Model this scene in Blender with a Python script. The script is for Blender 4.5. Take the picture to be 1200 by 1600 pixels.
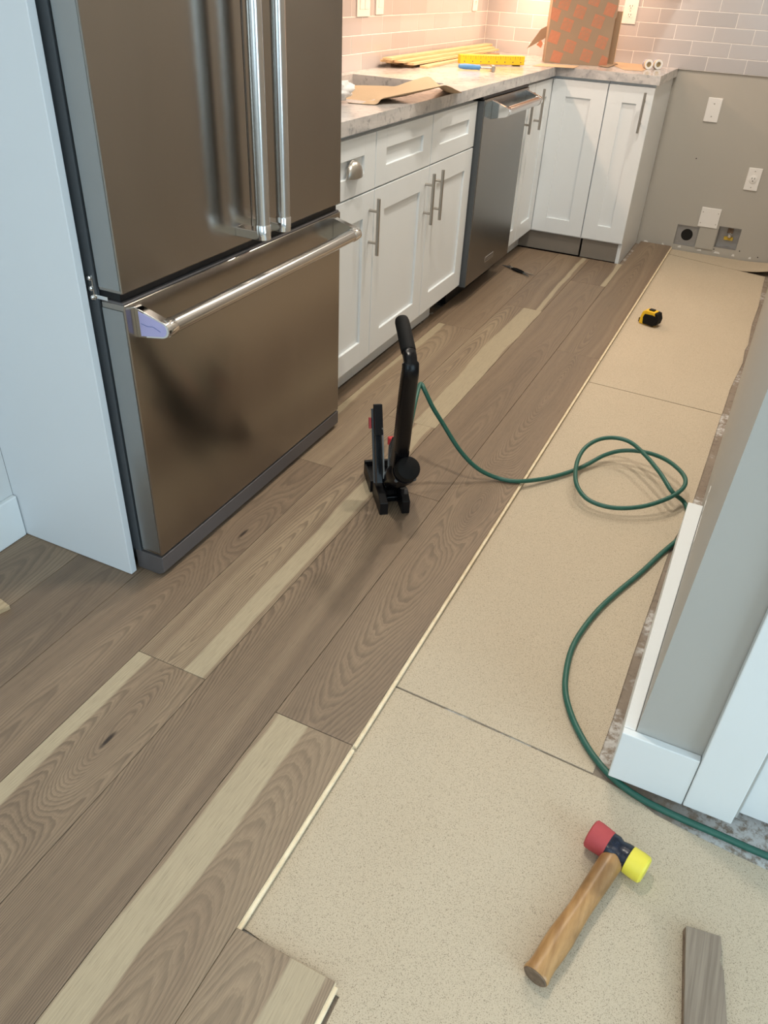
import bpy, bmesh, math, random
from mathutils import Vector, Matrix, noise as mnoise
random.seed(7)
for o in list(bpy.data.objects): bpy.data.objects.remove(o)
S = bpy.context.scene; COL = S.collection
R = math.radians

# ------------------------------------------------------------------ camera
F_PX = 1205.74
CAM = Vector((1.1593, -3.323, 1.2692)); YAW, PITCH, ROLL = .4176, -.6105, .0551
_f = Vector((-math.sin(YAW)*math.cos(PITCH), math.cos(YAW)*math.cos(PITCH), math.sin(PITCH)))
_r = Vector((math.cos(YAW), math.sin(YAW), 0)); _u = _r.cross(_f)
RT = _r*math.cos(ROLL)+_u*math.sin(ROLL); UP = -_r*math.sin(ROLL)+_u*math.cos(ROLL); FW = _f
cd = bpy.data.cameras.new('camera'); cam = bpy.data.objects.new('camera', cd); COL.objects.link(cam)
cd.sensor_fit = 'VERTICAL'; cd.sensor_height = 36; cd.lens = F_PX/1600*36; cd.clip_start = .02
cam.matrix_world = Matrix(((RT.x, UP.x, -FW.x, CAM.x), (RT.y, UP.y, -FW.y, CAM.y), (RT.z, UP.z, -FW.z, CAM.z), (0, 0, 0, 1)))
S.camera = cam
def at(px, py, axis, v):
    """the point of the photographed place on the plane coordinate[axis] = v"""
    d = FW+RT*((px-600)/F_PX)-UP*((py-800)/F_PX); t = (v-CAM[axis])/d[axis]
    return CAM+d*t

# ------------------------------------------------------------------ world, lights, exposure
W = bpy.data.worlds.new('world'); S.world = W; W.use_nodes = True
W.node_tree.nodes['Background'].inputs[0].default_value = (.62, .78, 1, 1)
W.node_tree.nodes['Background'].inputs[1].default_value = .6
S.view_settings.view_transform = 'Standard'; S.view_settings.look = 'None'
S.view_settings.gamma = 1; S.view_settings.use_curve_mapping = False
S.view_settings.exposure = 0.09
def area(name, loc, target, sx, sy, power, color, shape='RECTANGLE', spread=180):
    l = bpy.data.lights.new(name, 'AREA'); l.shape = shape; l.size = sx; l.size_y = sy
    l.energy = power; l.color = color; l.spread = R(spread)
    o = bpy.data.objects.new(name, l); COL.objects.link(o); o.location = loc
    o.rotation_euler = (Vector(target)-Vector(loc)).to_track_quat('-Z', 'Y').to_euler(); return o
DAY = (.66, .87, 1); WARM = (1, .64, .42); CAN = (1, .91, .79)
area('daylight_rear_window', (1.6, -6.55, 1.5), (1.6, 0, 1.2), 2.6, 1.7, 39, DAY)
area('daylight_side_window', (4.25, -4.0, 1.35), (0, -4.0, 1.0), 2.4, 2.0, 100, DAY)
area('under_cabinet_light_sink_wall', (-.305, .62, 1.352), (-.305, .62, 0), .03, 1.9, 10.8, WARM)
area('under_cabinet_light_range_wall', (-.02, 1.46, 1.352), (-.02, 1.46, 0), .75, .03, 5, WARM)
CANS = [(.55, -.55), (.88, .60), (.45, -1.9), (1.5, -4.2), (.2, -4.6)]
for cx_, cy_ in CANS:
    area('recessed_light_glow', (cx_, cy_, 2.418), (cx_, cy_, 0), .11, .11, 16.5 if cy_ > -3 else 8, CAN, 'DISK')

# ------------------------------------------------------------------ materials
def newmat(name):
    m = bpy.data.materials.new(name); m.use_nodes = True
    return m, m.node_tree, m.node_tree.nodes['Principled BSDF']
class NT:
    """short hand for node graphs"""
    def __init__(s, nt): s.nt = nt
    def n(s, t, **k):
        x = s.nt.nodes.new(t)
        for a, b in k.items(): setattr(x, a, b)
        return x
    def set(s, sock, v):
        if isinstance(v, (int, float)): sock.default_value = v
        elif isinstance(v, (tuple, list)): sock.default_value = (*v, 1) if (len(v) == 3 and sock.type == 'RGBA') else v
        else: s.nt.links.new(v, sock)
    def m(s, op, a, b=0., c=0., clamp=False):
        x = s.n('ShaderNodeMath', operation=op, use_clamp=clamp)
        for i, v in enumerate((a, b, c)): s.set(x.inputs[i], v)
        return x.outputs[0]
    def vec(s, x, y, z=0.):
        c = s.n('ShaderNodeCombineXYZ')
        for i, v in enumerate((x, y, z)): s.set(c.inputs[i], v)
        return c.outputs[0]
    def noise(s, v, scale=1., detail=2., rough=.5, dist=0.):
        x = s.n('ShaderNodeTexNoise'); s.set(x.inputs['Vector'], v)
        x.inputs['Scale'].default_value = scale; x.inputs['Detail'].default_value = detail
        x.inputs['Roughness'].default_value = rough; x.inputs['Distortion'].default_value = dist
        return x.outputs['Fac']
    def mix(s, f, a, b, mode='MIX'):
        x = s.n('ShaderNodeMix', data_type='RGBA', blend_type=mode)
        s.set(x.inputs[0], f); s.set(x.inputs[6], a); s.set(x.inputs[7], b); return x.outputs[2]
    def step(s, v, a, b, lo=0., hi=1.):
        x = s.n('ShaderNodeMapRange', interpolation_type='SMOOTHSTEP'); s.set(x.inputs[0], v)
        for i, k in enumerate((a, b, lo, hi)): s.set(x.inputs[i+1], k)
        return x.outputs[0]
    def obj(s): return s.n('ShaderNodeTexCoord').outputs['Object']
    def pos(s): return s.n('ShaderNodeNewGeometry').outputs['Position']
    def sep(s, v):
        x = s.n('ShaderNodeSeparateXYZ'); s.set(x.inputs[0], v); return x.outputs
    def attr(s, name): return s.n('ShaderNodeAttribute', attribute_type='OBJECT', attribute_name=name).outputs['Fac']
    def scale(s, v, k):
        x = s.n('ShaderNodeVectorMath', operation='MULTIPLY'); s.set(x.inputs[0], v); x.inputs[1].default_value = k; return x.outputs[0]
    def bump(s, h, strength, dist, bsdf):
        b = s.n('ShaderNodeBump'); s.set(b.inputs['Height'], h); b.inputs['Strength'].default_value = strength
        b.inputs['Distance'].default_value = dist; s.nt.links.new(b.outputs[0], bsdf.inputs['Normal'])
def plain(name, col, rough=.5, metal=0., spec=.5, var=.0, vscale=8., bump=0., bscale=200., coat=0.):
    m, nt, b = newmat(name); g = NT(nt)
    b.inputs['Roughness'].default_value = rough; b.inputs['Metallic'].default_value = metal
    b.inputs['Specular IOR Level'].default_value = spec; b.inputs['Coat Weight'].default_value = coat
    n = g.noise(g.obj(), vscale, 4)
    g.set(b.inputs['Base Color'], g.mix(n, tuple(c*(1-var) for c in col), tuple(min(1, c*(1+var)) for c in col)))
    if bump: g.bump(g.noise(g.obj(), bscale, 2), bump, .001, b)
    return m
M = {}
M['cabinet'] = plain('white_cabinet_paint', (.80, .84, .86), .32, var=.012)
M['trim'] = plain('white_trim_paint', (.75, .79, .80), .4, var=.02, bump=.05, bscale=60)
M['panel_white'] = plain('white_panel_laminate', (.67, .71, .74), .45, var=.015)
M['wallpaint'] = plain('greige_wall_paint', (.435, .41, .365), .6, var=.03, vscale=3, bump=.08, bscale=150)
M['wallpaint_right'] = plain('grey_wall_paint', (.43, .42, .39), .55, var=.03, vscale=3, bump=.08, bscale=150)
M['wallpaint_light'] = plain('pale_wall_paint', (.62, .64, .64), .6, var=.02, vscale=3)
M['ceiling'] = plain('white_ceiling_paint', (.78, .77, .75), .8, var=.01)
M['grout'] = plain('pale_grout', (.82, .79, .77), .8, var=.05, vscale=40)
M['plastic_white'] = plain('white_plastic', (.82, .80, .77), .35, var=.01)
M['plastic_black'] = plain('black_plastic', (.004, .004, .005), .42, spec=.3, var=.2, vscale=40)
M['rubber_black'] = plain('black_rubber', (.004, .004, .004), .7, spec=.25, var=.2, bump=.3, bscale=500)
M['gloss_black'] = plain('gloss_black_paint', (.003, .003, .004), .26, spec=.28, var=.2)
M['dark_hole'] = plain('dark_cavity', (.008, .007, .006), .9)
M['grey_metal'] = plain('galvanised_box', (.36, .35, .34), .5, metal=.6, var=.12, vscale=30)
M['fridge_side'] = plain('dark_grey_enamel', (.07, .078, .085), .42, var=.05)
M['plinth'] = plain('grey_painted_plinth', (.11, .10, .10), .45, var=.04, metal=.2)
M['chrome'] = plain('polished_chrome', (.78, .77, .76), .09, metal=1., var=.01)
M['nickel'] = plain('brushed_nickel', (.46, .43, .39), .34, metal=1., var=.05, vscale=60)
M['film'] = plain('lavender_protective_film', (.42, .40, .66), .4, var=.05)
M['red'] = plain('red_plastic', (.55, .03, .035), .5, var=.12, vscale=60)
M['red_rubber'] = plain('red_rubber', (.42, .055, .06), .6, var=.15, vscale=70)
M['yellow_rubber'] = plain('yellow_plastic_face', (.80, .70, .07), .4, var=.06, vscale=50)
M['yellow'] = plain('yellow_plastic', (.85, .52, .02), .4, var=.04)
M['navy'] = plain('worn_navy_enamel', (.006, .010, .024), .26, var=.6, vscale=90, bump=.5, bscale=120)
M['blue'] = plain('blue_handle', (.07, .24, .52), .4, var=.05)
M['tag_yellow'] = plain('yellow_tag', (.62, .42, .05), .6)
M['cloth_white'] = plain('white_cloth', (.8, .78, .76), .85, var=.05, vscale=30)
M['print_blue'] = plain('blue_print', (.12, .16, .38), .5)
M['print_gold'] = plain('gold_print', (.55, .4, .15), .5)
M['print_orange'] = plain('orange_print', (.46, .19, .11), .8, var=.12, vscale=60)
M['cardboard'] = plain('brown_cardboard', (.30, .215, .145), .85, var=.06, vscale=14)
M['cardboard_light'] = plain('cardboard_inside', (.55, .38, .24), .85, var=.06, vscale=14)
M['kraft'] = plain('kraft_paper', (.56, .40, .25), .85, var=.07, vscale=12)
M['toe'] = plain('unfinished_toe_board', (.25, .22, .185), .65, var=.1, vscale=12)
M['dust_white'] = plain('plaster_dust', (.72, .71, .68), .9, var=.2, vscale=60)
M['lens'] = plain('lamp_lens', (.9, .88, .85), .5); M['lens'].node_tree.nodes['Principled BSDF'].inputs['Emission Color'].default_value = (1, .85, .65, 1)
M['lens'].node_tree.nodes['Principled BSDF'].inputs['Emission Strength'].default_value = 3
def glass():
    m, nt, b = newmat('window_glass'); b.inputs['Transmission Weight'].default_value = 1; b.inputs['Roughness'].default_value = 0
    g = NT(nt); t = g.n('ShaderNodeBsdfTransparent'); x = g.n('ShaderNodeMixShader'); x.inputs[0].default_value = .08
    gl = g.n('ShaderNodeBsdfGlossy'); gl.inputs['Roughness'].default_value = .02
    nt.links.new(t.outputs[0], x.inputs[1]); nt.links.new(gl.outputs[0], x.inputs[2])
    nt.links.new(x.outputs[0], nt.nodes['Material Output'].inputs[0]); return m
M['glass'] = glass()
def steel(name, base, rough, stretch, aniso, tangent, blot=.0):
    m, nt, b = newmat(name); g = NT(nt); v = g.obj()
    b.inputs['Metallic'].default_value = 1
    sm = g.noise(g.scale(v, (3, 4.5, 2.2)), 1., 3, .55, .6)
    col = g.mix(sm, tuple(c*.90 for c in base), tuple(c*1.10 for c in base))
    g.set(b.inputs['Base Color'], col)
    g.set(b.inputs['Roughness'], g.m('ADD', rough, g.m('MULTIPLY', g.m('SUBTRACT', sm, .5), blot)))
    b.inputs['Anisotropic'].default_value = aniso
    if tangent == 'Z': nt.links.new(g.vec(0., 0., 1.), b.inputs['Tangent'])   # grooves run across, so reflections smear upright
    return m
M['steel'] = steel('brushed_stainless', (.315, .29, .262), .215, (2, 2, 500), .75, 'Z', .12)
M['steel_dw'] = steel('brushed_stainless_dishwasher', (.20, .19, .175), .24, (2, 2, 500), .7, 'Z', .05)
M['steel_side'] = steel('stainless_side', (.36, .37, .37), .38, (4, 4, 300), .3, 'Z')
M['steel_tube'] = steel('satin_steel_tube', (.60, .585, .57), .2, (300, 300, 300), .0, '')

def wood_floor():
    m, nt, b = newmat('plank_wood'); g = NT(nt); X, Y, Z = g.sep(g.obj())
    A = g.attr; seed = A('seed')
    sv = lambda sx, sy, off: g.vec(g.m('MULTIPLY_ADD', X, sx, g.m('ADD', seed, off)), g.m('MULTIPLY_ADD', Y, sy, g.m('MULTIPLY', seed, 3.7)))
    w1 = g.m('SUBTRACT', g.noise(sv(5, 1.3, 0), 1, 2, .5), .5)
    w2 = g.m('SUBTRACT', g.noise(sv(2.5, .9, 31.), 1, 2, .5), .5)
    xx = g.m('ADD', g.m('SUBTRACT', X, A('x0')), g.m('MULTIPLY', w1, .07))
    zz = g.m('ADD', g.m('MULTIPLY_ADD', Y, A('slope'), A('z0')), g.m('MULTIPLY', w2, .075))
    r = g.m('SQRT', g.m('ADD', g.m('MULTIPLY', xx, xx), g.m('MULTIPLY', zz, zz)))
    kx = g.m('DIVIDE', g.m('SUBTRACT', X, A('kx')), .045); ky = g.m('DIVIDE', g.m('SUBTRACT', Y, A('ky')), .21)
    kd = g.m('ADD', g.m('MULTIPLY', kx, kx), g.m('MULTIPLY', ky, ky))
    r = g.m('ADD', r, g.m('MULTIPLY', A('ka'), g.m('EXPONENT', g.m('MULTIPLY', kd, -1.))))
    r = g.m('ADD', r, g.m('MULTIPLY', g.m('SUBTRACT', g.noise(sv(34, 6, 9.), 1, 3, .6), .5), .006))
    ring = g.m('MULTIPLY', r, g.m('MULTIPLY', A('freq'), 1.85))
    fr = g.m('FRACT', g.m('ADD', ring, seed))
    line = g.m('MULTIPLY', g.step(fr, .22, .82), g.step(fr, .995, .86))
    fr2 = g.m('FRACT', g.m('ADD', g.m('MULTIPLY', ring, 2.7), seed)); fine = g.m('MULTIPLY', g.step(fr2, .3, .85), g.step(fr2, .99, .88))
    line = g.m('MULTIPLY', line, g.m('MULTIPLY_ADD', g.noise(sv(45, 3.5, 3.), 1, 3, .6), 1.5, .25), clamp=True)
    line = g.m('MAXIMUM', line, g.m('MULTIPLY', fine, .42))
    band = g.noise(g.vec(g.m('MULTIPLY_ADD', r, 26., seed), seed), 1, 2, .6)
    fib = g.noise(sv(420, 9, 5.), 1, 3, .65)
    pores = g.noise(sv(700, 26, 15.), 1, 2, .5)
    tone = g.m('ADD', A('tone'), g.m('MULTIPLY', g.m('SUBTRACT', band, .5), 1.0), clamp=True)
    c = g.n('ShaderNodeValToRGB'); g.set(c.inputs[0], tone); e = c.color_ramp.elements
    e[0].position = 0; e[0].color = (.160, .112, .077, 1); e[1].position = 1; e[1].color = (.41, .315, .207, 1)
    k = e.new(.45); k.color = (.262, .188, .125, 1)
    wob = g.m('MULTIPLY', g.m('SUBTRACT', g.noise(sv(1.5, 1.4, 50.), 1, 3, .55), .5), .07)
    d = g.m('ABSOLUTE', g.m('ADD', g.m('SUBTRACT', X, A('sapc')), wob))
    sap = g.step(g.m('SUBTRACT', A('sapw'), d), -.003, .004)
    col = g.mix(g.m('MULTIPLY', sap, .88), c.outputs[0], (.445, .368, .248))
    dark = g.m('MULTIPLY', g.m('MULTIPLY', line, A('grain')), g.m('MULTIPLY_ADD', sap, -.80, 1.))
    col = g.mix(g.m('MULTIPLY', dark, .60), col, (.085, .060, .043))
    fm = g.m('MULTIPLY_ADD', g.m('SUBTRACT', fib, .5), .55, 1.)
    fm = g.m('MULTIPLY', fm, g.step(pores, .30, .44, .80, 1.))
    col = g.mix(1., col, g.vec(fm, fm, fm), 'MULTIPLY')
    kn = g.m('MULTIPLY', g.step(kd, .02, .0), A('knot'))
    col = g.mix(kn, col, (.03, .02, .014))
    g.set(b.inputs['Base Color'], col); g.set(b.inputs['Roughness'], g.m('MULTIPLY_ADD', fib, .12, .42))
    b.inputs['Specular IOR Level'].default_value = .38
    g.bump(g.m('ADD', fib, g.m('MULTIPLY', line, .6)), .12, .0006, b); return m
M['plank'] = wood_floor()
def raw_wood(name, a, c, sx=(90, 5, 90), rough=.6, spots=False):
    m, nt, b = newmat(name); g = NT(nt); v = g.obj()
    n = g.noise(g.scale(v, sx), 1., 4, .65); n2 = g.noise(v, 14, 3)
    col = g.mix(g.step(n, .3, .7), a, c)
    if spots: col = g.mix(g.m('MULTIPLY', g.step(n2, .5, .68), .55), col, tuple(x*.45 for x in a))
    g.set(b.inputs['Base Color'], col); b.inputs['Roughness'].default_value = rough
    g.bump(n, .1, .0005, b); return m
M['tongue'] = raw_wood('bare_plywood_tongue', (.74, .60, .40), (.86, .75, .55), (30, 30, 200))
M['strip_wood'] = raw_wood('pale_trim_wood', (.60, .41, .21), (.74, .55, .33))
M['strip_dark'] = raw_wood('stained_trim_edge', (.20, .12, .06), (.34, .22, .12))
M['handle_wood'] = raw_wood('worn_hickory_handle', (.31, .16, .058), (.48, .275, .11), (60, 8, 60), .34, True)
M['handle_end'] = raw_wood('dirty_end_grain', (.12, .08, .05), (.22, .15, .10), (60, 60, 60), .7)
M['offcut'] = raw_wood('plank_offcut_face', (.20, .155, .115), (.31, .25, .19), (130, 4, 130), .55)
M['offcut_pale'] = raw_wood('pale_offcut_face', (.36, .26, .15), (.52, .40, .25), (130, 8, 130), .6)
def underlay():
    m, nt, b = newmat('speckled_underlayment'); g = NT(nt); v = g.pos()
    n1 = g.noise(v, 2.2, 3); n2 = g.noise(v, 640, 2, .5); n3 = g.noise(v, 480, 3, .6); n4 = g.noise(v, 900, 1)
    col = g.mix(n1, (.505, .422, .312), (.58, .49, .366))
    col = g.mix(g.step(n3, .54, .70, 0, .42), col, (.24, .19, .125))
    col = g.mix(g.step(n2, .57, .67, 0, .75), col, (.15, .115, .075))
    col = g.mix(g.step(n4, .60, .75, 0, .5), col, (.70, .60, .44))
    g.set(b.inputs['Base Color'], col); b.inputs['Roughness'].default_value = .75; b.inputs['Specular IOR Level'].default_value = .25
    g.bump(g.m('ADD', g.m('MULTIPLY', n3, .0002), g.m('MULTIPLY', g.noise(g.scale(v, (5, 3, 1)), 1, 1), .012)), 1., 1., b); return m
M['underlay'] = underlay()
def subfloor():
    m, nt, b = newmat('dusty_plywood_subfloor'); g = NT(nt); v = g.pos()
    n = g.noise(v, 9, 5, .7); n2 = g.noise(v, 60, 4, .7); n3 = g.noise(g.scale(v, (3, 3, 3)), 1, 5, .75)
    col = g.mix(n, (.20, .15, .11), (.34, .28, .22)); col = g.mix(g.step(n2, .5, .75, 0, .7), col, (.10, .08, .065))
    col = g.mix(g.m('MULTIPLY', g.step(n3, .52, .6), g.step(n2, .35, .6)), col, (.62, .60, .57))
    X, Y, Z = g.sep(v); near = g.m('MULTIPLY', g.step(X, 1.26, 1.42), g.step(Y, -2.10, -2.20))   # joint compound spilt by the casing
    col = g.mix(g.m('MULTIPLY', near, g.step(n2, .36, .58)), col, (.60, .60, .59))
    g.set(b.inputs['Base Color'], col); b.inputs['Roughness'].default_value = .85; g.bump(n2, .4, .003, b); return m
M['subfloor'] = subfloor()
def granite():
    m, nt, b = newmat('grey_veined_stone'); g = NT(nt); v = g.pos()
    wv = g.noise(g.scale(v, (3.5, 1.6, 6)), 1, 5, .6, 1.4); n2 = g.noise(v, 38, 5, .7); n3 = g.noise(v, 9, 4, .6, .8)
    col = g.mix(g.step(wv, .35, .68), (.66, .625, .60), (.40, .395, .40))
    col = g.mix(g.step(n2, .50, .70, 0, .65), col, (.19, .19, .20))
    col = g.mix(g.step(n3, .52, .66, 0, .5), col, (.74, .705, .68))
    g.set(b.inputs['Base Color'], col); b.inputs['Roughness'].default_value = .17; b.inputs['Coat Weight'].default_value = .1; return m
M['granite'] = granite()
def tile_mat():
    m, nt, b = newmat('glazed_wall_tile'); g = NT(nt)
    rnd = g.n('ShaderNodeObjectInfo').outputs['Random']
    c = g.mix(rnd, (.45, .435, .44), (.52, .50, .505))
    g.set(b.inputs['Base Color'], c); b.inputs['Roughness'].default_value = .16
    g.bump(g.noise(g.obj(), 25, 2), .06, .002, b); return m
M['tile'] = tile_mat()
def hose_mat():
    m, nt, b = newmat('green_rubber_hose'); g = NT(nt)
    n = g.noise(g.pos(), 60, 3); g.set(b.inputs['Base Color'], g.mix(n, (.012, .085, .062), (.022, .125, .092)))
    b.inputs['Roughness'].default_value = .42; return m
M['hose'] = hose_mat()

# ------------------------------------------------------------------ geometry helpers
class MB:
    def __init__(s, X=None): s.v = []; s.f = []; s.X = X; s.sm = []
    def add(s, vs, fs, smooth=True):
        k = len(s.v); s.sm += [smooth]*len(fs)
        for p in vs:
            p = Vector(p); s.v.append(s.X @ p if s.X else p)
        s.f += [tuple(i+k for i in f) for f in fs]; return s
    def bm(s, b, smooth=True):
        b.verts.index_update(); s.add([v.co.copy() for v in b.verts], [[v.index for v in f.verts] for f in b.faces], smooth); b.free(); return s
    def box(s, x0, x1, y0, y1, z0, z1, bev=0., seg=2, edges=None):
        b = bmesh.new(); bmesh.ops.create_cube(b, size=1)
        for v in b.verts: v.co = Vector(((x0+x1)/2+v.co.x*(x1-x0), (y0+y1)/2+v.co.y*(y1-y0), (z0+z1)/2+v.co.z*(z1-z0)))
        if bev: bmesh.ops.bevel(b, geom=b.edges[:], offset=bev, segments=seg, profile=.5, affect='EDGES')
        return s.bm(b, False)
    def prism(s, poly, place, bev=0.):
        """poly: 2-D outline, place: (u, v, side 0|1) -> 3-D point"""
        b = bmesh.new(); n = len(poly)
        a = [b.verts.new(place(p[0], p[1], 0)) for p in poly]; c = [b.verts.new(place(p[0], p[1], 1)) for p in poly]
        b.faces.new(a); b.faces.new(c[::-1])
        for i in range(n): b.faces.new((a[i], c[i], c[(i+1) % n], a[(i+1) % n]))
        if bev: bmesh.ops.bevel(b, geom=b.edges[:], offset=bev, segments=2, profile=.5, affect='EDGES')
        return s.bm(b, False)
    def tube(s, pts, r, n=12, cap=True, square=1., up=None):
        pts = [Vector(p) for p in pts]; rs = r if isinstance(r, (list, tuple)) else [r]*len(pts)
        vs = []; fs = []; prev = Vector(up) if up else None
        for i, p in enumerate(pts):
            t = (pts[min(i+1, len(pts)-1)]-pts[max(i-1, 0)]).normalized()
            if prev is None: prev = Vector((0, 0, 1)) if abs(t.z) < .9 else Vector((1, 0, 0))
            a = (prev-t*prev.dot(t)).normalized(); c = t.cross(a); prev = a
            ra, rc = (rs[i], rs[i]) if not isinstance(rs[i], tuple) else rs[i]
            for k in range(n):
                q = 2*math.pi*k/n; cq, sq_ = math.cos(q), math.sin(q); cq = math.copysign(abs(cq)**square, cq); sq_ = math.copysign(abs(sq_)**square, sq_)
                vs.append(p+a*(cq*ra)+c*(sq_*rc))
        for i in range(len(pts)-1):
            for k in range(n): fs.append((i*n+k, i*n+(k+1) % n, (i+1)*n+(k+1) % n, (i+1)*n+k))
        if cap: fs += [tuple(range(n))[::-1], tuple(range((len(pts)-1)*n, len(pts)*n))]
        return s.add(vs, fs)
    def lathe(s, o, d, prof, n=24):
        """prof: (distance along d, radius)"""
        o = Vector(o); d = Vector(d).normalized(); return s.tube2(o, d, prof, n)
    def tube2(s, o, d, prof, n):
        a = Vector((0, 0, 1)) if abs(d.z) < .9 else Vector((1, 0, 0)); a = (a-d*a.dot(d)).normalized(); c = d.cross(a)
        vs = []; fs = []
        for h, r in prof:
            for k in range(n):
                q = 2*math.pi*k/n; vs.append(o+d*h+a*(math.cos(q)*r)+c*(math.sin(q)*r))
        m = len(prof)
        for i in range(m-1):
            for k in range(n): fs.append((i*n+k, i*n+(k+1) % n, (i+1)*n+(k+1) % n, (i+1)*n+k))
        fs += [tuple(range(n))[::-1], tuple(range((m-1)*n, m*n))]
        return s.add(vs, fs)
    def sheet(s, grid, th=0.):
        """grid: rows of 3-D points; a sheet with real thickness th (downwards)"""
        nr, nc = len(grid), len(grid[0]); top = [Vector(p) for r in grid for p in r]; fs = []
        for i in range(nr-1):
            for j in range(nc-1): fs.append((i*nc+j, i*nc+j+1, (i+1)*nc+j+1, (i+1)*nc+j))
        k = len(top); bot = [p-Vector((0, 0, th)) for p in top]
        fs2 = fs+[tuple(i+k for i in f[::-1]) for f in fs]
        ring = [j for j in range(nc)]+[i*nc+nc-1 for i in range(1, nr)]+[(nr-1)*nc+j for j in range(nc-2, -1, -1)]+[i*nc for i in range(nr-2, 0, -1)]
        for a, b_ in zip(ring, ring[1:]+ring[:1]): fs2.append((a, a+k, b_+k, b_))
        return s.add(top+bot, fs2)
def bez(pts, n=8):
    """Catmull-Rom through pts"""
    P = [Vector(p) for p in pts]; P = [P[0]*2-P[1]]+P+[P[-1]*2-P[-2]]; out = []
    for i in range(1, len(P)-2):
        a, b, c, d = P[i-1:i+3]
        for k in range(n):
            t = k/n; out.append(.5*((2*b)+(c-a)*t+(2*a-5*b+4*c-d)*t*t+(3*b-a-3*c+d)*t**3))
    return out+[P[-2]]
def wloc(o):
    l = Vector((0, 0, 0))
    while o: l += o.location; o = o.parent
    return l
def obj(name, mb, mat, parent=None, smooth=38, origin=None):
    vs = mb.v; lo = Vector([min(p[i] for p in vs) for i in range(3)]); hi = Vector([max(p[i] for p in vs) for i in range(3)])
    c = Vector(origin) if origin else Vector(((lo.x+hi.x)/2, (lo.y+hi.y)/2, lo.z))
    me = bpy.data.meshes.new(name); me.from_pydata([p-c for p in vs], [], mb.f)
    b = bmesh.new(); b.from_mesh(me); bmesh.ops.recalc_face_normals(b, faces=b.faces[:]); b.to_mesh(me); b.free()
    me.polygons.foreach_set('use_smooth', [True]*len(mb.f)); me.set_sharp_from_angle(angle=R(smooth))
    me.polygons.foreach_set('use_smooth', mb.sm); me.update()
    me.materials.append(M[mat] if isinstance(mat, str) else mat)
    o = bpy.data.objects.new(name, me); COL.objects.link(o)
    o.location = c-(wloc(parent) if parent else Vector((0, 0, 0)))
    if parent: o.parent = parent
    return o
def thing(name, label, cat, loc, group=None):
    o = bpy.data.objects.new(name, None); COL.objects.link(o); o.location = loc; o.empty_display_size = .05
    return tag(o, label, cat, group)
def tag(o, label, cat, group=None):
    o['label'] = label; o['category'] = cat
    if group: o['group'] = group
    return o
def struct(name, mb, mat, label=None, parent=None):
    o = obj(name, mb, mat, parent, origin=None)
    if not parent: o['kind'] = 'structure'
    if label: o['label'] = label
    return o
def B(*a, **k): return MB().box(*a, **k)

LW, BW = -.60, 1.698          # planes of the sink wall and the range wall
UZ = -.018                    # top of the underlayment (the planks' top is z = 0)
def xr(y): return 1.218+.022*(y+2.245)   # left face of the pantry wall

# ------------------------------------------------------------------ floor, planks, underlayment
floor = struct('floor', B(-.72, 4.1, -6.4, 1.82, -.09, -.0215), 'subfloor', 'dusty plywood subfloor showing along the pantry wall')
PW = .181
def plank(i, y0, y1, tone=.45, sapc=0., sapw=-1., x0=0., z0=.02, slope=.06, kx=0., ky=0., ka=0., freq=110, grain=1., knot=0., edge=False, xlo=None, bare_end=False):
    xa, xb = .722-PW*i, .722-PW*(i-1)
    if xlo is not None: xa = xlo
    g = .0005
    o = obj('plank', B(xa+g, xb-g, y0+g, y1-g, -.018, 0, bev=.0009, seg=1), 'plank', floor, origin=((.722-PW*i+xb)/2, (y0+y1)/2, 0))
    o['seed'] = random.uniform(0, 40)
    for k, v in dict(tone=tone, sapc=sapc, sapw=sapw, x0=x0, z0=z0, slope=slope, kx=kx, ky=ky, ka=ka, freq=freq, grain=grain, knot=knot).items(): o[k] = float(v)
    if edge:   # bare tongue along the open side
        mb = MB().box(xb-g, xb+.0065, y0+.004, y1-.004, -.0125, -.006, bev=.0008, seg=1).box(xb-.001, xb+.0008, y0+.001, y1-.001, -.0178, -.0035)
        obj('tongue', mb, 'tongue', o)
    return o
# row 0 (one short plank at the very front), then row 1 at the open edge, counting towards the cabinets
plank(0, -4.9, -2.83, .62, .045, .03, x0=-.03, z0=.05, slope=.05, freq=170, edge=True, grain=.6)
plank(1, -4.6, -2.428, .58, -.055, .036, x0=.028, z0=.035, slope=.075, freq=165, edge=True, grain=.55)
plank(1, -2.428, -.238, .40, x0=.0, z0=.05, slope=-.07, kx=.012, ky=-.15, ka=.075, freq=150, grain=.75, edge=True)
plank(1, -.238, 1.685, .42, x0=-.01, z0=.02, slope=.05, freq=105, edge=True, grain=.65)
plank(2, -4.1, -1.536, .40, x0=-.1, z0=.03, slope=.08, freq=150, grain=1.)
plank(2, -1.536, .70, .45, x0=.03, z0=.06, slope=.03, freq=120, grain=.5)
plank(2, .70, 1.135, .32, .075, .018, x0=-.02, z0=.03, slope=.09, freq=90, grain=.6)
plank(3, -4.3, -2.423, .42, -.075, .022, x0=.02, z0=.045, slope=.06, kx=.018, ky=.72, ka=.06, freq=175, grain=.8, knot=1.)
plank(3, -2.423, -1.13, .62, .060, .026, x0=-.015, z0=.03, slope=.055, freq=110, grain=.85)
plank(3, -1.13, .175, .60, .045, .045, x0=-.05, z0=.03, slope=.06, freq=100, grain=.8)
plank(3, .175, 1.135, .40, .06, .012, x0=-.05, z0=.05, slope=.05, freq=90, grain=.5)
plank(4, -3.4, -1.53, .40, .085, -1, x0=.02, z0=.04, slope=.05, kx=.045, ky=.52, ka=.05, freq=120, grain=.7, knot=1.)
plank(4, -1.53, -.22, .62, -.085, .02, x0=-.02, z0=.03, slope=.06, freq=95, grain=.6)
plank(4, -.22, 1.135, .42, x0=.04, z0=.06, slope=.04, freq=95, grain=.4)
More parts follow.
